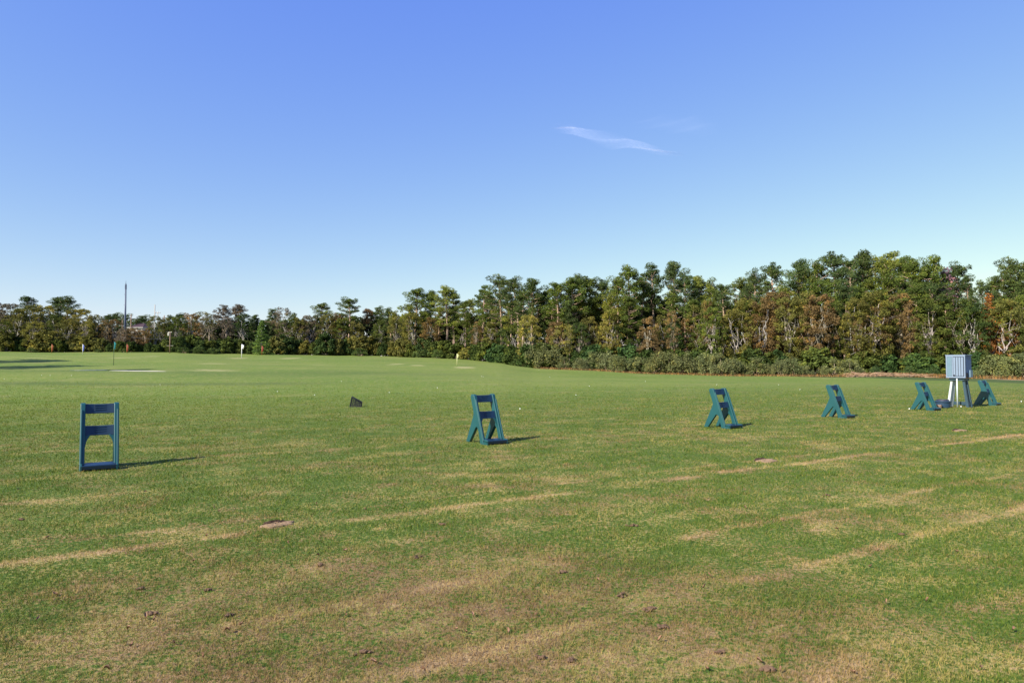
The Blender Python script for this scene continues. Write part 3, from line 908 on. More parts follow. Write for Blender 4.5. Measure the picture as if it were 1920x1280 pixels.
def make_shrub(seed, dens=1.0, leaf=.15, nc=60, upright=.3, name='shrub'):
    """dome of foliage, unit height 3 m"""
    rg = np.random.default_rng(seed); cen, rad, cnt, tubes = [], [], [], []
    for i in range(nc):
        a = rg.uniform(0, 6.28); f = rg.random()
        el = math.asin(f); R_ = rg.uniform(.55, .93)
        wx = 1.55
        c = np.array([math.cos(a) * math.cos(el) * wx * R_, math.sin(a) * math.cos(el) * wx * R_, .25 + 2.4 * f * R_ + rg.uniform(-.1, .25)])
        s = rg.uniform(.28, .5)
        cen.append(c); rad.append((s, s, s * (.8 + upright))); cnt.append(int(150 * s * 2 * dens))
        if i % 4 == 0: tubes.append(limb((rg.normal() * .15, rg.normal() * .15, -.1), c, .04, .012, rg, 3, .06, 4))
    V, F, T = leaves(cen, rad, cnt, leaf, .55, rg, .5, .5)
    crown = mesh_obj('foliage', V, F, M['leaf'], attrs={'tint': T})
    return tree_root(name, crown, tubes_obj('stem', tubes, M['bark']))

PINES = [make_pine(11 + i, wd, br) for i, (wd, br) in enumerate(((2.4, .56), (2.8, .52), (2.1, .60), (2.6, .44), (3.0, .54), (2.3, .48), (2.0, .64), (2.5, .58), (2.2, .50), (2.7, .60)))]
HARDS = [make_hardwood(41 + i, wd, dn, lo) for i, (wd, dn, lo) in enumerate(((3.6, 1.0, .12), (3.2, 1.0, .18), (4.2, .95, .10), (3.0, .85, .2), (3.8, .9, .15), (3.3, 1.05, .08)))]
BARES = [make_hardwood(71 + i, wd, dn, lo, .20, 'bare_limbed_tree', 0, 64, fk) for i, (wd, dn, lo, fk) in enumerate(((3.2, .55, .25, .30), (3.6, .42, .3, .5), (2.8, .65, .2, .18), (2.4, .6, .35, .62), (3.4, .5, .2, .42)))]
CYPR = [make_conifer(90, 2.3, 'cypress_tree', .8), make_conifer(91, 2.6, 'young_conifer', 1.4, .05)]
SHRUBS = [make_shrub(101 + i, 1, .14, 44, (.3, .8, .1, .5, 1.0)[i]) for i in range(5)]
BUSHES = [make_shrub(121 + i, 1.1, .24, 50, .1, 'bush') for i in range(4)]
used = {}

rnd = random.Random(5)
PL = []     # placed plants, for labels
def jit(c, a=.12, m=1.03):
    k = m * rnd.uniform(1 - a, 1 + a); return (c[0] * k * rnd.uniform(.95, 1.05), c[1] * k, c[2] * k * rnd.uniform(.9, 1.1), 1)
def plant(protos, px, ytop, depth, wscale, leafc, barkc, noun, adj, cat, group, unit=UNIT, sink=0, which=None):
    i = rnd.randrange(len(protos)) if which is None else which
    pr = protos[i]
    o = copy_tree(pr) if used.get(pr.name) else pr
    used[pr.name] = True
    x = (px - 960) / 1280 * depth
    g = gz(x, depth) - sink; top = at_depth(px, ytop, depth).z
    s = max(top - g, .4) / unit
    o.location = (x, depth, g); o.rotation_euler = (0, 0, rnd.uniform(0, 6.28))
    o.scale = (s * wscale, s * wscale, s)
    for ch in o.children:
        ch.color = jit(leafc) if ch.name.split('.')[0] in ('crown', 'foliage') else jit(barkc)
    PL.append((o, px, noun, adj, cat, group))
    return o

# leaf colours (diffuse) and bark
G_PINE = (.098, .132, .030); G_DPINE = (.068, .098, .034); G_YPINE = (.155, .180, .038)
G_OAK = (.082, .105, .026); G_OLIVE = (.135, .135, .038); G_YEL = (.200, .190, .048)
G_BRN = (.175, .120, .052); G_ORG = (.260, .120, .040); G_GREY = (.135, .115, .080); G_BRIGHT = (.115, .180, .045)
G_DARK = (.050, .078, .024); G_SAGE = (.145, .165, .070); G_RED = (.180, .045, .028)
B_PALE = (.24, .195, .15); B_PINE = (.34, .24, .17); B_GREY = (.30, .27, .23); B_TAN = (.40, .30, .21)

WG = 'trees of the wood along the far edge of the field'
def pine(px, yt, off=4, w=1.0, c=G_PINE, adj='green rounded crown', which=None, b=B_PINE):
    plant(PINES, px, yt, float(line_depth(px)) + off, w, c, b, 'pine', adj, 'pine tree', WG, which=which)
def hard(px, yt, off=2, w=1.0, c=G_OAK, adj='full green crown', which=None, b=B_GREY):
    plant(HARDS, px, yt, float(line_depth(px)) + off, w, c, b, 'broadleaf tree', adj, 'tree', WG, which=which)
def bare(px, yt, off=0, w=1.0, c=G_BRN, adj='thin brown leaves on pale limbs', which=None, b=B_PALE):
    plant(BARES, px, yt, float(line_depth(px)) + off, w, c, b, 'pale limbed tree', adj, 'tree', WG, which=which)

# --- left wood (far)
hard(-20, 560, 6, 1.2, G_GREY, 'dull greyish crown'); hard(12, 564, 6, 1.15, G_GREY, 'dull greyish crown')
pine(46, 557, 14, 1.2, G_DPINE, 'small dark crown'); hard(58, 569, 4, 1.35, G_OLIVE, 'broad yellow green crown'); hard(84, 568, 6, 1.3, G_YEL, 'sunlit yellowish crown')
pine(107, 560, 16, 1.2, G_DPINE, 'greyish rounded crown'); pine(124, 560, 10, 1.5, G_DPINE, 'dark sprawling crown', 3); hard(104, 586, 2, 1.1, G_OAK)
hard(140, 576, 6, 1.3, G_OLIVE, 'broad olive crown'); hard(158, 576, 4, 1.3, G_YEL, 'pale yellow green crown'); hard(178, 586, 7, 1.2, G_OLIVE, 'olive crown')
bare(160, 600, 0, 1.1, G_YEL, 'pale trunks under thin yellow leaves'); bare(200, 598, 2, 1.2, G_BRN); hard(214, 597, 6, 1.1, G_BRN, 'rusty brown crown')
pine(200, 592, 70, 1.4, G_DPINE, 'faint distant crown'); pine(224, 589, 80, 1.5, G_DPINE, 'faint distant crown'); pine(238, 592, 70, 1.3, G_DPINE, 'faint distant crown')
pine(262, 596, 75, 1.4, G_DPINE, 'faint distant crown'); pine(272, 594, 80, 1.4, G_DPINE, 'faint distant crown'); pine(254, 600, 60, 1.2, G_DPINE, 'faint distant crown')
bare(252, 612, 0, 1.5, G_BRN, 'low brown twiggy crown'); bare(232, 613, 0, 1.4, G_GREY, 'low grey twiggy crown'); bare(272, 614, 0, 1.4, G_BRN, 'low brown twiggy crown')
hard(244, 614, 1, 1.3, G_BRN, 'low brown crown'); hard(264, 616, 1, 1.3, G_BRN, 'low brown crown'); hard(228, 614, 1, 1.2, G_GREY, 'low grey crown'); hard(278, 612, 1, 1.1, G_OLIVE, 'low olive crown'); hard(30, 575, 2, 1.3, G_OLIVE, 'broad olive crown'); hard(10, 600, -1, 1.2, G_OAK, 'dark green crown'); hard(66, 600, -1, 1.4, G_YEL, 'yellow green crown'); hard(128, 594, 1, 1.3, G_OLIVE, 'olive crown')
hard(291, 590, 2, 1.1, G_OLIVE, 'olive leafy crown'); hard(306, 593, 4, 1.1, G_OLIVE, 'olive leafy crown'); pine(318, 593, 20, 1.1, G_DPINE, 'small far crown'); pine(332, 588, 24, 1.2, G_DPINE, 'small far crown')
hard(335, 590, 3, 1.2, G_OAK); hard(358, 585, 3, 1.2, G_BRN, 'brown leafy crown'); hard(378, 582, 6, 1.2, G_OLIVE, 'tawny olive crown'); bare(392, 584, 0, 1.2, G_GREY, 'pale forked limbs and thin leaves')
pine(418, 575, 8, 1.2, G_GREY, 'greyish airy crown'); pine(446, 574, 8, 1.3, G_GREY, 'greyish airy crown'); bare(424, 592, 0, 1.3, G_GREY, 'grey brown thin crown'); hard(456, 586, 4, 1.2, G_DARK, 'dark crown')
pine(476, 590, 12, 1.0, G_DPINE, 'small dark crown'); bare(528, 573, 6, 1.2, G_GREY, 'bare twigs poking from its top'); pine(512, 582, 10, 1.1, G_DPINE, 'dark airy crown'); hard(544, 584, 4, 1.1, G_OAK)
plant([CYPR[1]], 490, 598, 134, 1.5, G_BRIGHT, B_GREY, 'young conifer', 'bright fresh green pointed crown', 'conifer', WG)
hard(562, 592, 3, 1.0, G_OLIVE, 'olive leafy crown'); pine(600, 570, 9, 1.3, G_PINE, 'flat rounded top', 1); hard(580, 588, 4, 1.1, G_GREY, 'greyish crown'); hard(612, 585, 2, 1.3, G_OLIVE, 'green olive crown')
pine(656, 560, 7, 1.4, G_PINE, 'round full crown', 4); pine(688, 580, 9, 1.0, G_BRN, 'brownish crown'); hard(640, 592, 1, 1.2, G_OAK); bare(634, 585, 2, 1.0, G_BRN); pine(717, 577, 10, 1.0, G_DPINE, 'narrow pointed crown', 2)
pine(700, 585, 14, 1.0, G_DPINE, 'small dark crown'); hard(668, 600, 0, 1.2, G_OLIVE, 'green olive crown'); hard(712, 596, 1, 1.1, G_OAK)
pine(735, 580, 8, 1.1, G_DPINE, 'dark crown'); hard(745, 590, 1, 1.1, G_OLIVE, 'olive leafy crown')
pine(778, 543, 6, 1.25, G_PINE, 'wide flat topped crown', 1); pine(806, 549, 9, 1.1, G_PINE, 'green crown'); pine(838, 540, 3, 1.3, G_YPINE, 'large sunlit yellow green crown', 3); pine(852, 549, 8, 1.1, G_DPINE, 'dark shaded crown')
hard(772, 585, 0, 1.2, G_OLIVE, 'olive leafy crown'); hard(806, 592, -1, 1.1, G_BRN, 'brown leafy crown')
# --- middle pines
for px, yt, wd, c, ad in ((872, 566, 1.0, G_PINE, 'green crown'), (880, 563, 1.0, G_YPINE, 'light green crown'), (904, 541, 1.15, G_PINE, 'sunlit rounded crown'), (920, 552, 1.0, G_YPINE, 'light green layered crown'), (941, 522, 1.15, G_DPINE, 'dark rounded top'),
                          (955, 548, 1.0, G_PINE, 'green crown'), (975, 524, 1.1, G_DPINE, 'dark flat crown'), (1000, 528, 1.05, G_DPINE, 'dark clumpy crown'), (1022, 545, 1.0, G_PINE, 'green crown'), (1045, 531, 1.1, G_PINE, 'green crown'),
                          (1070, 522, 1.15, G_PINE, 'green rounded crown'), (1090, 520, 1.0, G_DPINE, 'greyish green top'), (1110, 524, 1.1, G_PINE, 'green rounded crown'), (1130, 527, 1.0, G_DPINE, 'small dark top'), (1158, 522, 1.15, G_PINE, 'green rounded crown'),
                          (1184, 504, 1.0, G_PINE, 'tall clumpy crown'), (1204, 526, 1.0, G_DPINE, 'dark crown'), (1228, 502, 1.0, G_DPINE, 'open airy crown with sky between limbs'), (1267, 497, .95, G_DPINE, 'tall slim crown, highest of this stretch'), (1287, 522, .9, G_DPINE, 'dark low side crown'),
                          (1312, 523, 1.0, G_YPINE, 'light green full crown'), (1330, 529, 1.0, G_PINE, 'green crown'), (1356, 534, .9, G_DPINE, 'small dark top'), (1340, 548, .9, G_PINE, 'green crown')):
    pine(px, yt, rnd.uniform(2, 10), wd, c, ad)
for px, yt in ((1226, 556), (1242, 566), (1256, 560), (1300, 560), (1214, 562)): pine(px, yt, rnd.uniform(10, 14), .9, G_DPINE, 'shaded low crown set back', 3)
# --- right wood
for px, yt, wd, c, ad in ((1388, 529, 1.0, G_PINE, 'green crown'), (1415, 512, .75, G_DPINE, 'small dark top'), (1405, 528, .9, G_DPINE, 'dark crown'), (1453, 500, .95, G_DPINE, 'dark rounded crown'), (1500, 494, .95, G_DPINE, 'dark clumpy crown'), (1533, 492, .85, G_PINE, 'green top'),
                          (1512, 512, .9, G_YPINE, 'sunlit lower crown'), (1572, 480, 1.05, G_DPINE, 'tall dark broad crown'), (1592, 492, .9, G_DPINE, 'dark crown'), (1617, 478, .95, G_DPINE, 'dark flat top, highest of the wood'), (1645, 488, 1.0, G_YPINE, 'sunlit olive crown'), (1667, 484, 1.05, G_YPINE, 'broad olive crown'),
                          (1695, 489, .95, G_PINE, 'green top'), (1716, 488, .95, G_PINE, 'dark green top'), (1750, 489, .95, G_PINE, 'green rounded top'), (1735, 502, .9, G_DPINE, 'dark crown'), (1775, 510, .75, G_DPINE, 'thin open crown'), (1797, 497, .82, G_DPINE, 'lone open crown standing clear of the wood'), (1820, 528, .65, G_DPINE, 'low side crown'),
                          (1848, 532, .8, G_DPINE, 'low dark top'), (1868, 524, .8, G_PINE, 'green top'), (1886, 512, .8, G_DPINE, 'dark top'), (1906, 491, .95, G_DPINE, 'tall dark crown at the wood end'), (1925, 500, .9, G_DPINE, 'dark crown'), (1958, 486, 1.0, G_PINE, 'green crown')):
    pine(px, yt, rnd.uniform(5, 14), wd, c, ad)
bare(1772, 494, 8, .7, (.16, .10, .13), 'purplish bare twigs above the pines')
# --- second layer, deciduous and mixed
for px, yt, w_, c, ad in ((868, 598, 1.1, G_OAK, 'green crown'), (890, 604, 1.0, G_DARK, 'dark crown'), (918, 600, 1.0, G_OLIVE, 'olive crown'), (945, 610, 1.1, G_DARK, 'dark crown'), (968, 596, 1.0, G_OAK, 'green crown'), (992, 585, 1.0, G_YEL, 'yellow green crown'),
                          (1014, 606, 1.1, G_DARK, 'dark crown'), (1040, 598, 1.1, G_BRN, 'tawny brown crown'), (1058, 604, 1.2, G_YEL, 'yellow brown crown'), (1086, 600, 1.0, G_DARK, 'dark crown'), (1106, 590, 1.0, G_OLIVE, 'olive crown'), (1132, 603, 1.1, G_BRN, 'brown crown'),
                          (1146, 572, .9, G_YEL, 'yellow green crown'), (1165, 606, 1.0, G_DARK, 'dark crown'), (1194, 604, 1.1, G_OAK, 'green crown'), (1218, 590, 1.0, G_BRN, 'brown crown'), (1246, 586, 1.0, G_OLIVE, 'olive crown'), (1264, 600, 1.1, G_DARK, 'dark crown'),
                          (1290, 592, 1.0, G_BRN, 'rusty brown crown'), (1318, 604, 1.0, G_OAK, 'green crown'), (1352, 590, 1.0, G_OLIVE, 'olive crown'), (1378, 575, 1.1, G_OLIVE, 'olive crown'), (1334, 570, .9, G_PINE, 'green crown'),
                          (1402, 556, 1.0, G_OLIVE, 'tawny olive crown'), (1430, 552, 1.0, G_BRN, 'tawny brown crown'), (1456, 538, 1.05, G_BRN, 'broad rusty crown'), (1478, 548, .9, G_OLIVE, 'olive crown'), (1508, 540, 1.0, G_OLIVE, 'olive crown'), (1540, 545, 1.0, G_BRN, 'red brown crown'),
                          (1562, 560, .9, G_OAK, 'green crown'), (1588, 545, .9, G_PINE, 'green crown'), (1610, 550, 1.0, G_OLIVE, 'olive crown'), (1636, 538, 1.1, G_OLIVE, 'broad olive crown'), (1668, 536, 1.1, G_OLIVE, 'broad olive crown'), (1690, 545, .9, G_BRN, 'tawny crown'),
                          (1716, 548, 1.0, G_OLIVE, 'olive crown'), (1742, 552, 1.0, G_OAK, 'green crown'), (1765, 548, .9, G_OLIVE, 'olive crown'), (1806, 556, 1.0, G_OAK, 'green crown'), (1828, 562, .9, G_DARK, 'dark crown'),
                          (1884, 556, 1.0, G_OLIVE, 'olive crown'), (1912, 548, 1.0, G_PINE, 'bright green crown'), (1940, 560, 1.0, G_OLIVE, 'olive crown')):
    hard(px, yt, rnd.uniform(-1.5, 3), w_, c, ad)
plant([CYPR[0]], 1857, 545, 89.5, 1.0, G_ORG, B_TAN, 'cypress', 'orange brown autumn foliage', 'cypress', WG)
plant([CYPR[0]], 1893, 560, 89, .9, G_ORG, B_TAN, 'cypress', 'rusty autumn foliage and reddish base', 'cypress', WG)
# shorter pines filling between the tall ones
px = 705
while px < 1950:
    i_ = float(np.interp(px, [700, 780, 840, 900, 960, 1100, 1180, 1270, 1330, 1390, 1460, 1570, 1700, 1760, 1800, 1850, 1900, 1960], [588, 560, 560, 560, 542, 540, 528, 530, 548, 548, 525, 510, 508, 515, 560, 560, 525, 515]))
    if not 1200 < px < 1262:
        c_, a_ = rnd.choice(((G_YPINE, 'light green layered crown'), (G_PINE, 'green crown'), (G_DPINE, 'dark crown'), (G_PINE, 'green crown')))
        pine(px, i_ + rnd.uniform(8, 30), rnd.uniform(0, 8), rnd.uniform(.9, 1.15), c_, 'shorter ' + a_, rnd.choice((1, 3, 5, 8)))
    px += rnd.uniform(22, 34)
# pale limbed trees in front of the dark wood
for px, yt, w_, c in ((893, 590, .8, G_BRN), (1068, 600, .9, G_YEL), (1098, 596, .7, G_OLIVE), (1311, 560, .7, G_OLIVE), (1326, 572, .7, G_BRN), (1262, 575, .7, G_BRN), (1418, 590, .9, G_BRN), (1446, 575, .9, G_BRN), (1500, 570, .8, G_OLIVE), (1520, 585, .9, G_BRN), (1576, 585, .8, G_OLIVE), (1610, 590, .8, G_BRN),
                      (1643, 575, .9, G_BRN), (1688, 580, .8, G_OLIVE), (1706, 560, .8, G_BRN), (1740, 590, .8, G_OLIVE), (1762, 575, .7, G_OLIVE), (1807, 582, .9, G_YEL), (1905, 585, .7, G_BRN)):
    bare(px, yt + rnd.uniform(-14, 10), rnd.uniform(-1.5, 2.5), w_ * rnd.uniform(.8, 1.3), c, 'pale trunk and forked limbs')
# --- lower dark bushes under the trees
BG = 'dark bushes under the trees'
x = -20
while x < 1960:
    ybase = float(np.interp(x, TL_X, TL_Y))
    hgt = rnd.uniform(26, 46) if x < 980 else rnd.uniform(30, 62)
    if 205 < x < 300: hgt = rnd.uniform(16, 26)
    c = rnd.choice((G_DARK, G_OAK, G_DARK, G_OLIVE)) if x < 900 else rnd.choice((G_DARK, G_OAK, G_OAK, (.05, .09, .03)))
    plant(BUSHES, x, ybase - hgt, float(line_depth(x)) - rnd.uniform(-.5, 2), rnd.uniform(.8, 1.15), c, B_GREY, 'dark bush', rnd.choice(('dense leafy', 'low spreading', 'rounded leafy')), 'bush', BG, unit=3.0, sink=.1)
    x += rnd.uniform(15, 23)
# --- pale rounded shrubs along the field edge
SG = 'pale rounded shrubs along the field edge'
for px, hgt, wd in ((1004, 36, 1.25), (1030, 42, 1.2), (1058, 44, 1.2), (1084, 40, 1.1), (1108, 34, 1.1), (1132, 38, 1.1), (1156, 32, 1.1), (1178, 40, 1.1), (1204, 44, 1.1), (1228, 40, 1.1), (1250, 46, 1.1), (1276, 38, 1.1), (1298, 42, 1.1), (1322, 36, 1.1),
                    (1346, 34, 1.1), (1368, 30, 1.1), (1392, 32, 1.1), (1416, 30, 1.1), (1440, 32, 1.1), (1464, 30, 1.1), (1488, 32, 1.1), (1512, 30, 1.2), (1540, 28, 1.0), (1566, 36, 1.3), (1592, 30, 1.2), (1640, 20, 1.1), (1665, 18, 1.2), (1700, 20, 1.1), (1730, 18, 1.2), (1755, 20, 1.2), (1836, 30, 1.1), (1864, 38, 1.3), (1890, 36, 1.2), (1914, 40, 1.3), (1942, 38, 1.2)):
    D = float(line_depth(px)) - rnd.uniform(3, 5)
    ybase = float(np.interp(px, TL_X, TL_Y))
    hgt *= rnd.uniform(.5, 1.3); px += rnd.uniform(-5, 5)
    plant(SHRUBS, px, ybase - hgt, D, wd * rnd.uniform(.75, 1.2), G_SAGE if px < 1600 or px > 1830 else (.07, .11, .04), B_TAN, 'pale shrub', rnd.choice(('grey green rounded', 'sage green bushy', 'feathery grey green')), 'shrub', SG, unit=2.9, sink=.05)
for px, hgt in ((345, 10), (372, 13), (400, 12), (60, 8), (185, 6), (232, 7), (820, 18), (792, 16), (675, 14)):
    D = float(line_depth(px)) - 4
    plant(SHRUBS, px, float(np.interp(px, TL_X, TL_Y)) - hgt, D, 1.9 if hgt < 15 else 1.2, (.085, .125, .038), B_TAN, 'low green shrub', 'bright spreading', 'shrub', 'low green shrubs at the foot of the left wood', unit=2.9, sink=.05)

# labels that single each plant out, by the landmark it stands nearest to
LM = ((97, 'the rust orange flag'), (155, 'the blue flag'), (236, 'the steel mast'), (319, 'the transformer pole'), (453, 'the white flag'), (668, 'the black crate'),
      (857, 'the yellow flag'), (910, 'the mid field rack'), (1165, 'the wispy cloud'), (1365, 'the third rack'), (1580, 'the fourth rack'), (1797, 'the cabinet'))
ORD = ('nearest', 'second', 'third', 'fourth', 'fifth', 'sixth', 'seventh', 'eighth', 'ninth', 'tenth', 'eleventh', 'twelfth', 'thirteenth', 'fourteenth', 'fifteenth', 'sixteenth', 'seventeenth', 'eighteenth', 'nineteenth', 'twentieth')
buckets = {}
for rec in PL:
    lm = min(LM, key=lambda l: abs(l[0] - rec[1]))
    side = 'left' if rec[1] < lm[0] else 'right'
    buckets.setdefault((rec[2], lm, side), []).append(rec)
for (noun, lm, side), recs in buckets.items():
    recs.sort(key=lambda r: abs(r[1] - lm[0]))
    for k, (o, px, _, adj, cat, grp) in enumerate(recs):
        if noun in ('pine', 'broadleaf tree', 'young conifer', 'cypress'):
            lab = f'{noun} with {adj}, {ORD[k]} {side} of {lm[1]}'
        elif noun == 'pale limbed tree':
            lab = f'{noun}, {adj}, {ORD[k]} {side} of {lm[1]}'
        else:
            lab = f'{adj} {noun} at the wood edge, {ORD[k]} {side} of {lm[1]}'
        wds = lab.split()
        if len(wds) > 16: lab = f'{noun} {ORD[k]} {side} of {lm[1]}'
        tag(o, lab, cat, grp)

# --- deep wood behind, one mass
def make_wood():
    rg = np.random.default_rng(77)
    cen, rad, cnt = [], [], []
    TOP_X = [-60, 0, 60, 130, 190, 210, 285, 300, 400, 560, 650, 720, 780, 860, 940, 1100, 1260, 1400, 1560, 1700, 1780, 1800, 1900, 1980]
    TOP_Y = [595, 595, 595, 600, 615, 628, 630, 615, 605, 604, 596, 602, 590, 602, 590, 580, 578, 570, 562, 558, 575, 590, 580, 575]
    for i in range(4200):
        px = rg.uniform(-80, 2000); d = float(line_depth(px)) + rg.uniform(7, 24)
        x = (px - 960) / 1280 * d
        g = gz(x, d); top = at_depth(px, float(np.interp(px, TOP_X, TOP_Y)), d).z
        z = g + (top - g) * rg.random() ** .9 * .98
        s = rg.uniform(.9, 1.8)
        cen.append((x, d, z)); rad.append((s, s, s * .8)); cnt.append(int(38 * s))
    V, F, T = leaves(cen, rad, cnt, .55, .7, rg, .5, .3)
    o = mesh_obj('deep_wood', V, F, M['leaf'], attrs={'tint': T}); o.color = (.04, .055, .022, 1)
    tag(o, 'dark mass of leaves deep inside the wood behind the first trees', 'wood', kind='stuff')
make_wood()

# --- thin stems seen inside the wood
# --- off-frame tree on the left that throws the long shadow over the mound
for k_, (px_, py_, h_, lab_) in enumerate(((25, 678, 17, 'lone pine farthest up the mound beyond the leftmost flag'), (100, 688, 15, 'lone pine halfway up the mound'), (180, 694, 15, 'lone pine nearest the tee beside the mound'), (10, 691, 14, 'small lone pine set back behind the other three by the mound'))):
    q_ = on_ground(px_, py_); r_ = .8 * h_ / math.tan(SUN_EL)
    o = copy_tree(PINES[(0, 2, 6, 5)[k_]]); bx, by = q_.x - SH.x * r_, q_.y - SH.y * r_
    o.location = (bx, by, gz(bx, by)); o.scale = (h_ / UNIT * 1.3, h_ / UNIT * 1.3, h_ / UNIT)
    for ch in o.children: ch.color = (*G_PINE, 1)
    tag(o, lab_, 'pine tree')

# ------------------------------------------------------------------ edge of the wood: dry grass, brush
def make_dry():
    rg = np.random.default_rng(9)
    n = 16000
    px = np.concatenate([rg.uniform(1000, 1960, n // 2) + 0 * 1, rg.uniform(1580, 1790, n // 2)])
    D = line_depth(px) - rg.uniform(3.0, 7.5, n); x = (px - 960) / 1280 * D; z = ground_z(x, D)
    h = rg.uniform(.15, .5, n) * np.where(px > 1550, 1.15, .8); wd = .04
    a = rg.uniform(0, 6.28, n); dx, dy = np.cos(a) * wd, np.sin(a) * wd; l = rg.normal(0, .15, (n, 2))
    V = np.stack([np.stack([x - dx, D - dy, z], -1), np.stack([x + dx, D + dy, z], -1), np.stack([x + l[:, 0], D + l[:, 1], z + h], -1)], 1).reshape(-1, 3)
    F = np.arange(3 * n).reshape(-1, 3)
    o = mesh_obj('dry_grass', V, F, M['leaf'], attrs={'tint': np.repeat(rg.random(n), 3)}); o.color = (.20, .130, .060, 1)
    tag(o, 'rusty brown dry grass along the foot of the shrubs', 'dry grass', kind='stuff')
    tubes = []
    for k in range(170):
        q = rg.uniform(1600, 1735); d = float(line_depth(q)) - rg.uniform(6.5, 8.5); X = (q - 960) / 1280 * d; Z = gz(X, d) + rg.uniform(.02, .42)
        a = rg.uniform(-.5, .5) + (math.pi if rg.random() < .5 else 0); L = rg.uniform(.5, 1.8)
        p0 = np.array([X, d, Z]); p1 = p0 + np.array([math.cos(a) * L, math.sin(a) * L * .6, rg.uniform(-.15, .3)])
        p1[2] = max(p1[2], gz(p1[0], p1[1]) + .02)
        tubes.append(limb(p0, p1, rg.uniform(.02, .055), .015, rg, 3, .05, 5))
    o = tubes_obj('brush_pile', tubes, M['twig'])
    tag(o, 'low heap of pale cut branches at the foot of the right wood', 'brush pile', kind='stuff')
make_dry()
drape('sand_bank', 1850, 1960, 711.2, 713, M['soil'], 55)

# ------------------------------------------------------------------ small things on the turf
def scrape(px, py, w_, d_, label, seed):
    p = on_ground(px, py)
    root = empty('divot', (p.x, p.y, p.z), R(33), label, 'divot', 'bare scraped hollows in the turf')
    rg = random.Random(seed)
    def disc(rx, ry, z0, hump, mat, name, off=(0, 0)):
        bm = bmesh.new(); K, Q = 28, 7; rings = []
        ph = [rg.uniform(0, 6.28) for _ in range(3)]
        c = bm.verts.new((off[0], off[1], z0 + hump * .6))
        for q in range(1, Q + 1):
            r = []
            for k in range(K):
                t = 2 * math.pi * k / K; rr = q / Q * (1 + .16 * math.sin(2 * t + ph[0]) + .12 * math.sin(5 * t + ph[1]) + .1 * math.sin(7 * t + ph[2]))
                r.append(bm.verts.new((off[0] + rx * rr * math.cos(t), off[1] + ry * rr * math.sin(t), z0 + hump * (1 - (q / Q) ** 2) * rg.uniform(.3, 1.2) - (.02 if q == Q else 0))))
            rings.append(r)
        for k in range(K): bm.faces.new((c, rings[0][k], rings[0][(k + 1) % K]))
        for a, b in zip(rings[:-1], rings[1:]):
            for k in range(K): bm.faces.new((a[k], b[k], b[(k + 1) % K], a[(k + 1) % K]))
        return bm_obj(name, bm, mat, root)
    disc(w_, d_, .012, .018, M['soil'], 'bare_soil')
    disc(w_ * .75, d_ * .4, .022, .02, M['soil_dark'], 'dark_soil', (-w_ * .1, d_ * .55))
scrape(521, 985, .15, .10, 'bare soil hollow with a dark rim on the worn lane, nearest of the hollows', 1)
scrape(1436, 864, .22, .16, 'reddish bare soil hollow just beyond the worn lane below the third rack', 2)
scrape(1800, 808, .22, .15, 'faint bare soil hollow on the grass below the blue tub', 3)

def clod(px, py, w_, seed, label, group):
    p = on_ground(px, py); rg = random.Random(seed)
    bm = bmesh.new()
    for k in range(9):
        r = rg.uniform(.006, .014)
        m = Matrix.Translation((rg.gauss(0, w_ * .4), rg.gauss(0, w_ * .22), r * .9)) @ Matrix.Diagonal((1.3, 1, .8, 1))
        g = bmesh.ops.create_icosphere(bm, subdivisions=1, radius=r, matrix=m)
        for v in g['verts']: v.co += Vector((rg.gauss(0, .002), rg.gauss(0, .002), rg.gauss(0, .002)))
    o = bm_obj('soil_crumbs', bm, M['clod']); o.location = (p.x, p.y, p.z); o.rotation_euler = (0, 0, rg.uniform(-.3, .9))
    tag(o, label, 'soil crumbs', group)
CG = 'small heaps of soil crumbs thrown up in the turf'
for i, (px, py, w_) in enumerate(((1183, 988, .09), (1545, 931, .12), (1215, 1148, .05), (1245, 1180, .05), (685, 1228, .05), (1068, 1242, .03), (262, 1107, .03), (388, 1110, .03), (284, 1152, .03), (430, 1158, .03), (1165, 1118, .05), (1055, 1075, .04), (830, 985, .04), (1350, 1228, .03), (782, 1048, .06), (1440, 1260, .03), (600, 1062, .04), (40, 975, .03), (1012, 1240, .03), (1690, 1005, .03))):
    clod(px, py, w_, i, 'little heap of brown soil crumbs lying in the foreground turf', CG)
LG = 'dry leaves lying on the turf'
def dead_leaf(px, py, seed):
    p = on_ground(px, py); rg = random.Random(seed)
    bm = bmesh.new(); L = rg.uniform(.018, .032); W_ = L * .55
    rows = []
    for i in range(6):
        u = i / 5; wd = W_ * math.sin(math.pi * (.06 + .9 * u)) * .5
        rows.append([bm.verts.new((L * (u - .5), s * wd, .012 + .012 * abs(s) + .01 * math.sin(u * 3 + seed))) for s in (-1, 0, 1)])
    for a, b in zip(rows[:-1], rows[1:]):
        for k in range(2): bm.faces.new((a[k], a[k + 1], b[k + 1], b[k]))
    o = bm_obj('fallen_leaf', bm, M['deadleaf'], smooth=True); o.location = (p.x, p.y, p.z + .008); o.rotation_euler = (rg.uniform(-.5, .5), rg.uniform(-.5, .5), rg.uniform(0, 6.3))
    tag(o, 'small curled brown leaf lying on the foreground turf', 'leaf', LG)
rl = random.Random(31)
for i in range(70): dead_leaf(rl.uniform(10, 1910), rl.uniform(880, 1270), i)
def ball(px, py):
    p = on_ground(px, py)
    bm = bmesh.new(); bmesh.ops.create_icosphere(bm, subdivisions=2, radius=.0214)
    o = bm_obj('golf_ball', bm, M['ball'], smooth=True); o.location = (p.x, p.y, p.z + .0214 + (.01 if p.y < 34 else .012))
    tag(o, 'white range ball lying on the mown field', 'golf ball', 'white range balls scattered over the field')
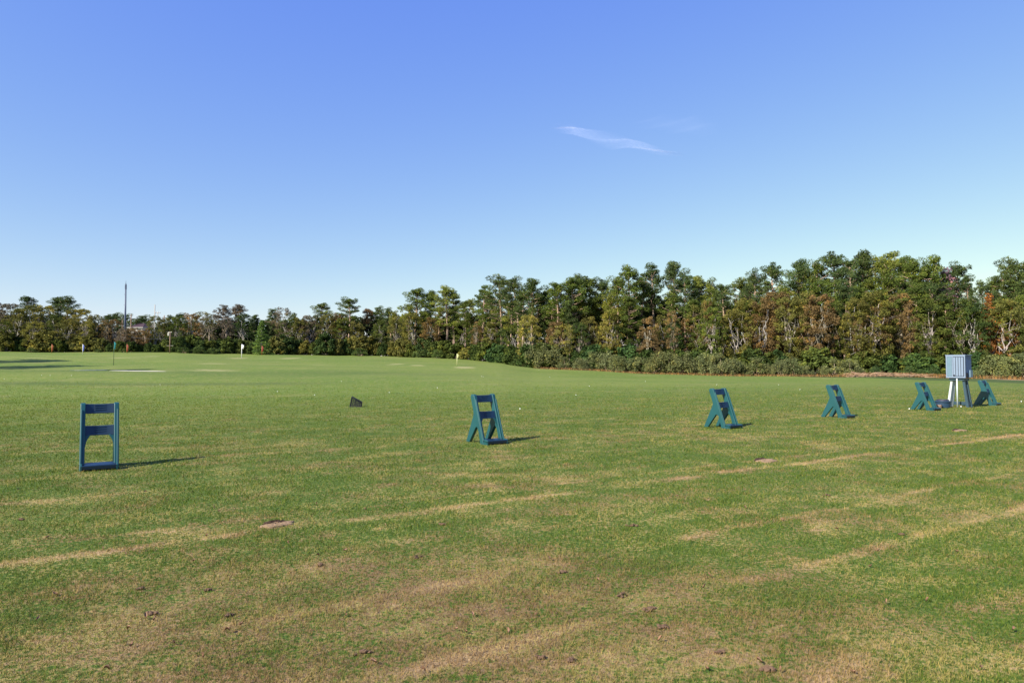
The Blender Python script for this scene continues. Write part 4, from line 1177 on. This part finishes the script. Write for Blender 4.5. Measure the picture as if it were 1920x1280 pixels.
for px, py in ((906, 707), (1031, 707.5), (903, 706), (1105, 725), (1705, 768), (1802, 764.5), (1344, 722), (1010, 694), (8, 711), (78, 705), (94, 705), (134, 705), (730, 737), (975, 768), (1915, 754), (590, 742), (520, 735), (1210, 716), (1460, 722), (640, 716), (300, 722), (1500, 731), (1080, 742), (820, 728)): ball(px, py)

# ------------------------------------------------------------------ high thin cloud
def make_cloud():
    m, t, p = new_mat('cirrus')
    out = t.nodes['Material Output']; t.nodes.remove(p)
    tc = N(t, 'ShaderNodeTexCoord')
    at = N(t, 'ShaderNodeAttribute', attribute_name='dens')
    mp = N(t, 'ShaderNodeMapping'); mp.inputs['Scale'].default_value = (.008, .0012, 1); mp.inputs['Rotation'].default_value = (0, 0, .3); t.links.new(tc.outputs['Object'], mp.inputs[0])
    n = noise(t, mp.outputs[0], 3, 5, .6)
    a = math_n(t, 'MULTIPLY', math_n(t, 'MULTIPLY', at.outputs['Fac'], .45), ramp(t, n, .30, .75))
    tr = N(t, 'ShaderNodeBsdfTransparent'); tl = N(t, 'ShaderNodeBsdfTranslucent'); tl.inputs[0].default_value = (.9, .9, .95, 1)
    mx = N(t, 'ShaderNodeMixShader'); t.links.new(a, mx.inputs[0]); t.links.new(tr.outputs[0], mx.inputs[1]); t.links.new(tl.outputs[0], mx.inputs[2])
    t.links.new(mx.outputs[0], out.inputs[0])
    ALT = 3000
    pts = [(1030, 240, 0, 3), (1050, 240, .30, 7), (1072, 242, .62, 10), (1092, 249, .42, 13), (1120, 259, .34, 15), (1150, 265, .36, 15), (1175, 267, .42, 13), (1200, 274, .48, 10), (1225, 281, .50, 6), (1250, 286, .45, 3), (1285, 290, 0, 2)]
    pts2 = [(1180, 236, 0, 10), (1240, 238, .10, 16), (1300, 242, .13, 20), (1350, 246, 0, 14)]
    V, A, F = [], [], []
    K = 10
    for pp in (pts, pts2):
        base = len(V)
        xs = np.linspace(pp[0][0], pp[-1][0], 60)
        cy, dn, wd = (np.interp(xs, [q[0] for q in pp], [q[m] for q in pp]) for m in (1, 2, 3))
        for i in range(len(xs)):
            for k in range(K + 1):
                u = -1 + 2 * k / K
                ux, uz = ray(xs[i], cy[i] + u * wd[i] * 1.0)
                d = (ALT - CAM_Z) / uz
                V.append((ux * d, d, ALT + (40 if pp is pts2 else 0) + 25 * math.sin(i * .3 + k))); A.append(dn[i] * max(0, 1 - u * u) ** 1.5)
        for i in range(len(xs) - 1):
            for k in range(K): a0 = base + i * (K + 1) + k; F.append((a0, a0 + 1, a0 + K + 2, a0 + K + 1))
    V = np.array(V); c = V.mean(0)
    o = mesh_obj('cloud', V - c, F, m, attrs={'dens': A}, smooth=True); o.location = c
    tag(o, 'faint wisp of white cirrus cloud in the blue sky', 'cloud', kind='structure')
make_cloud()
print('objects', len(bpy.data.objects))
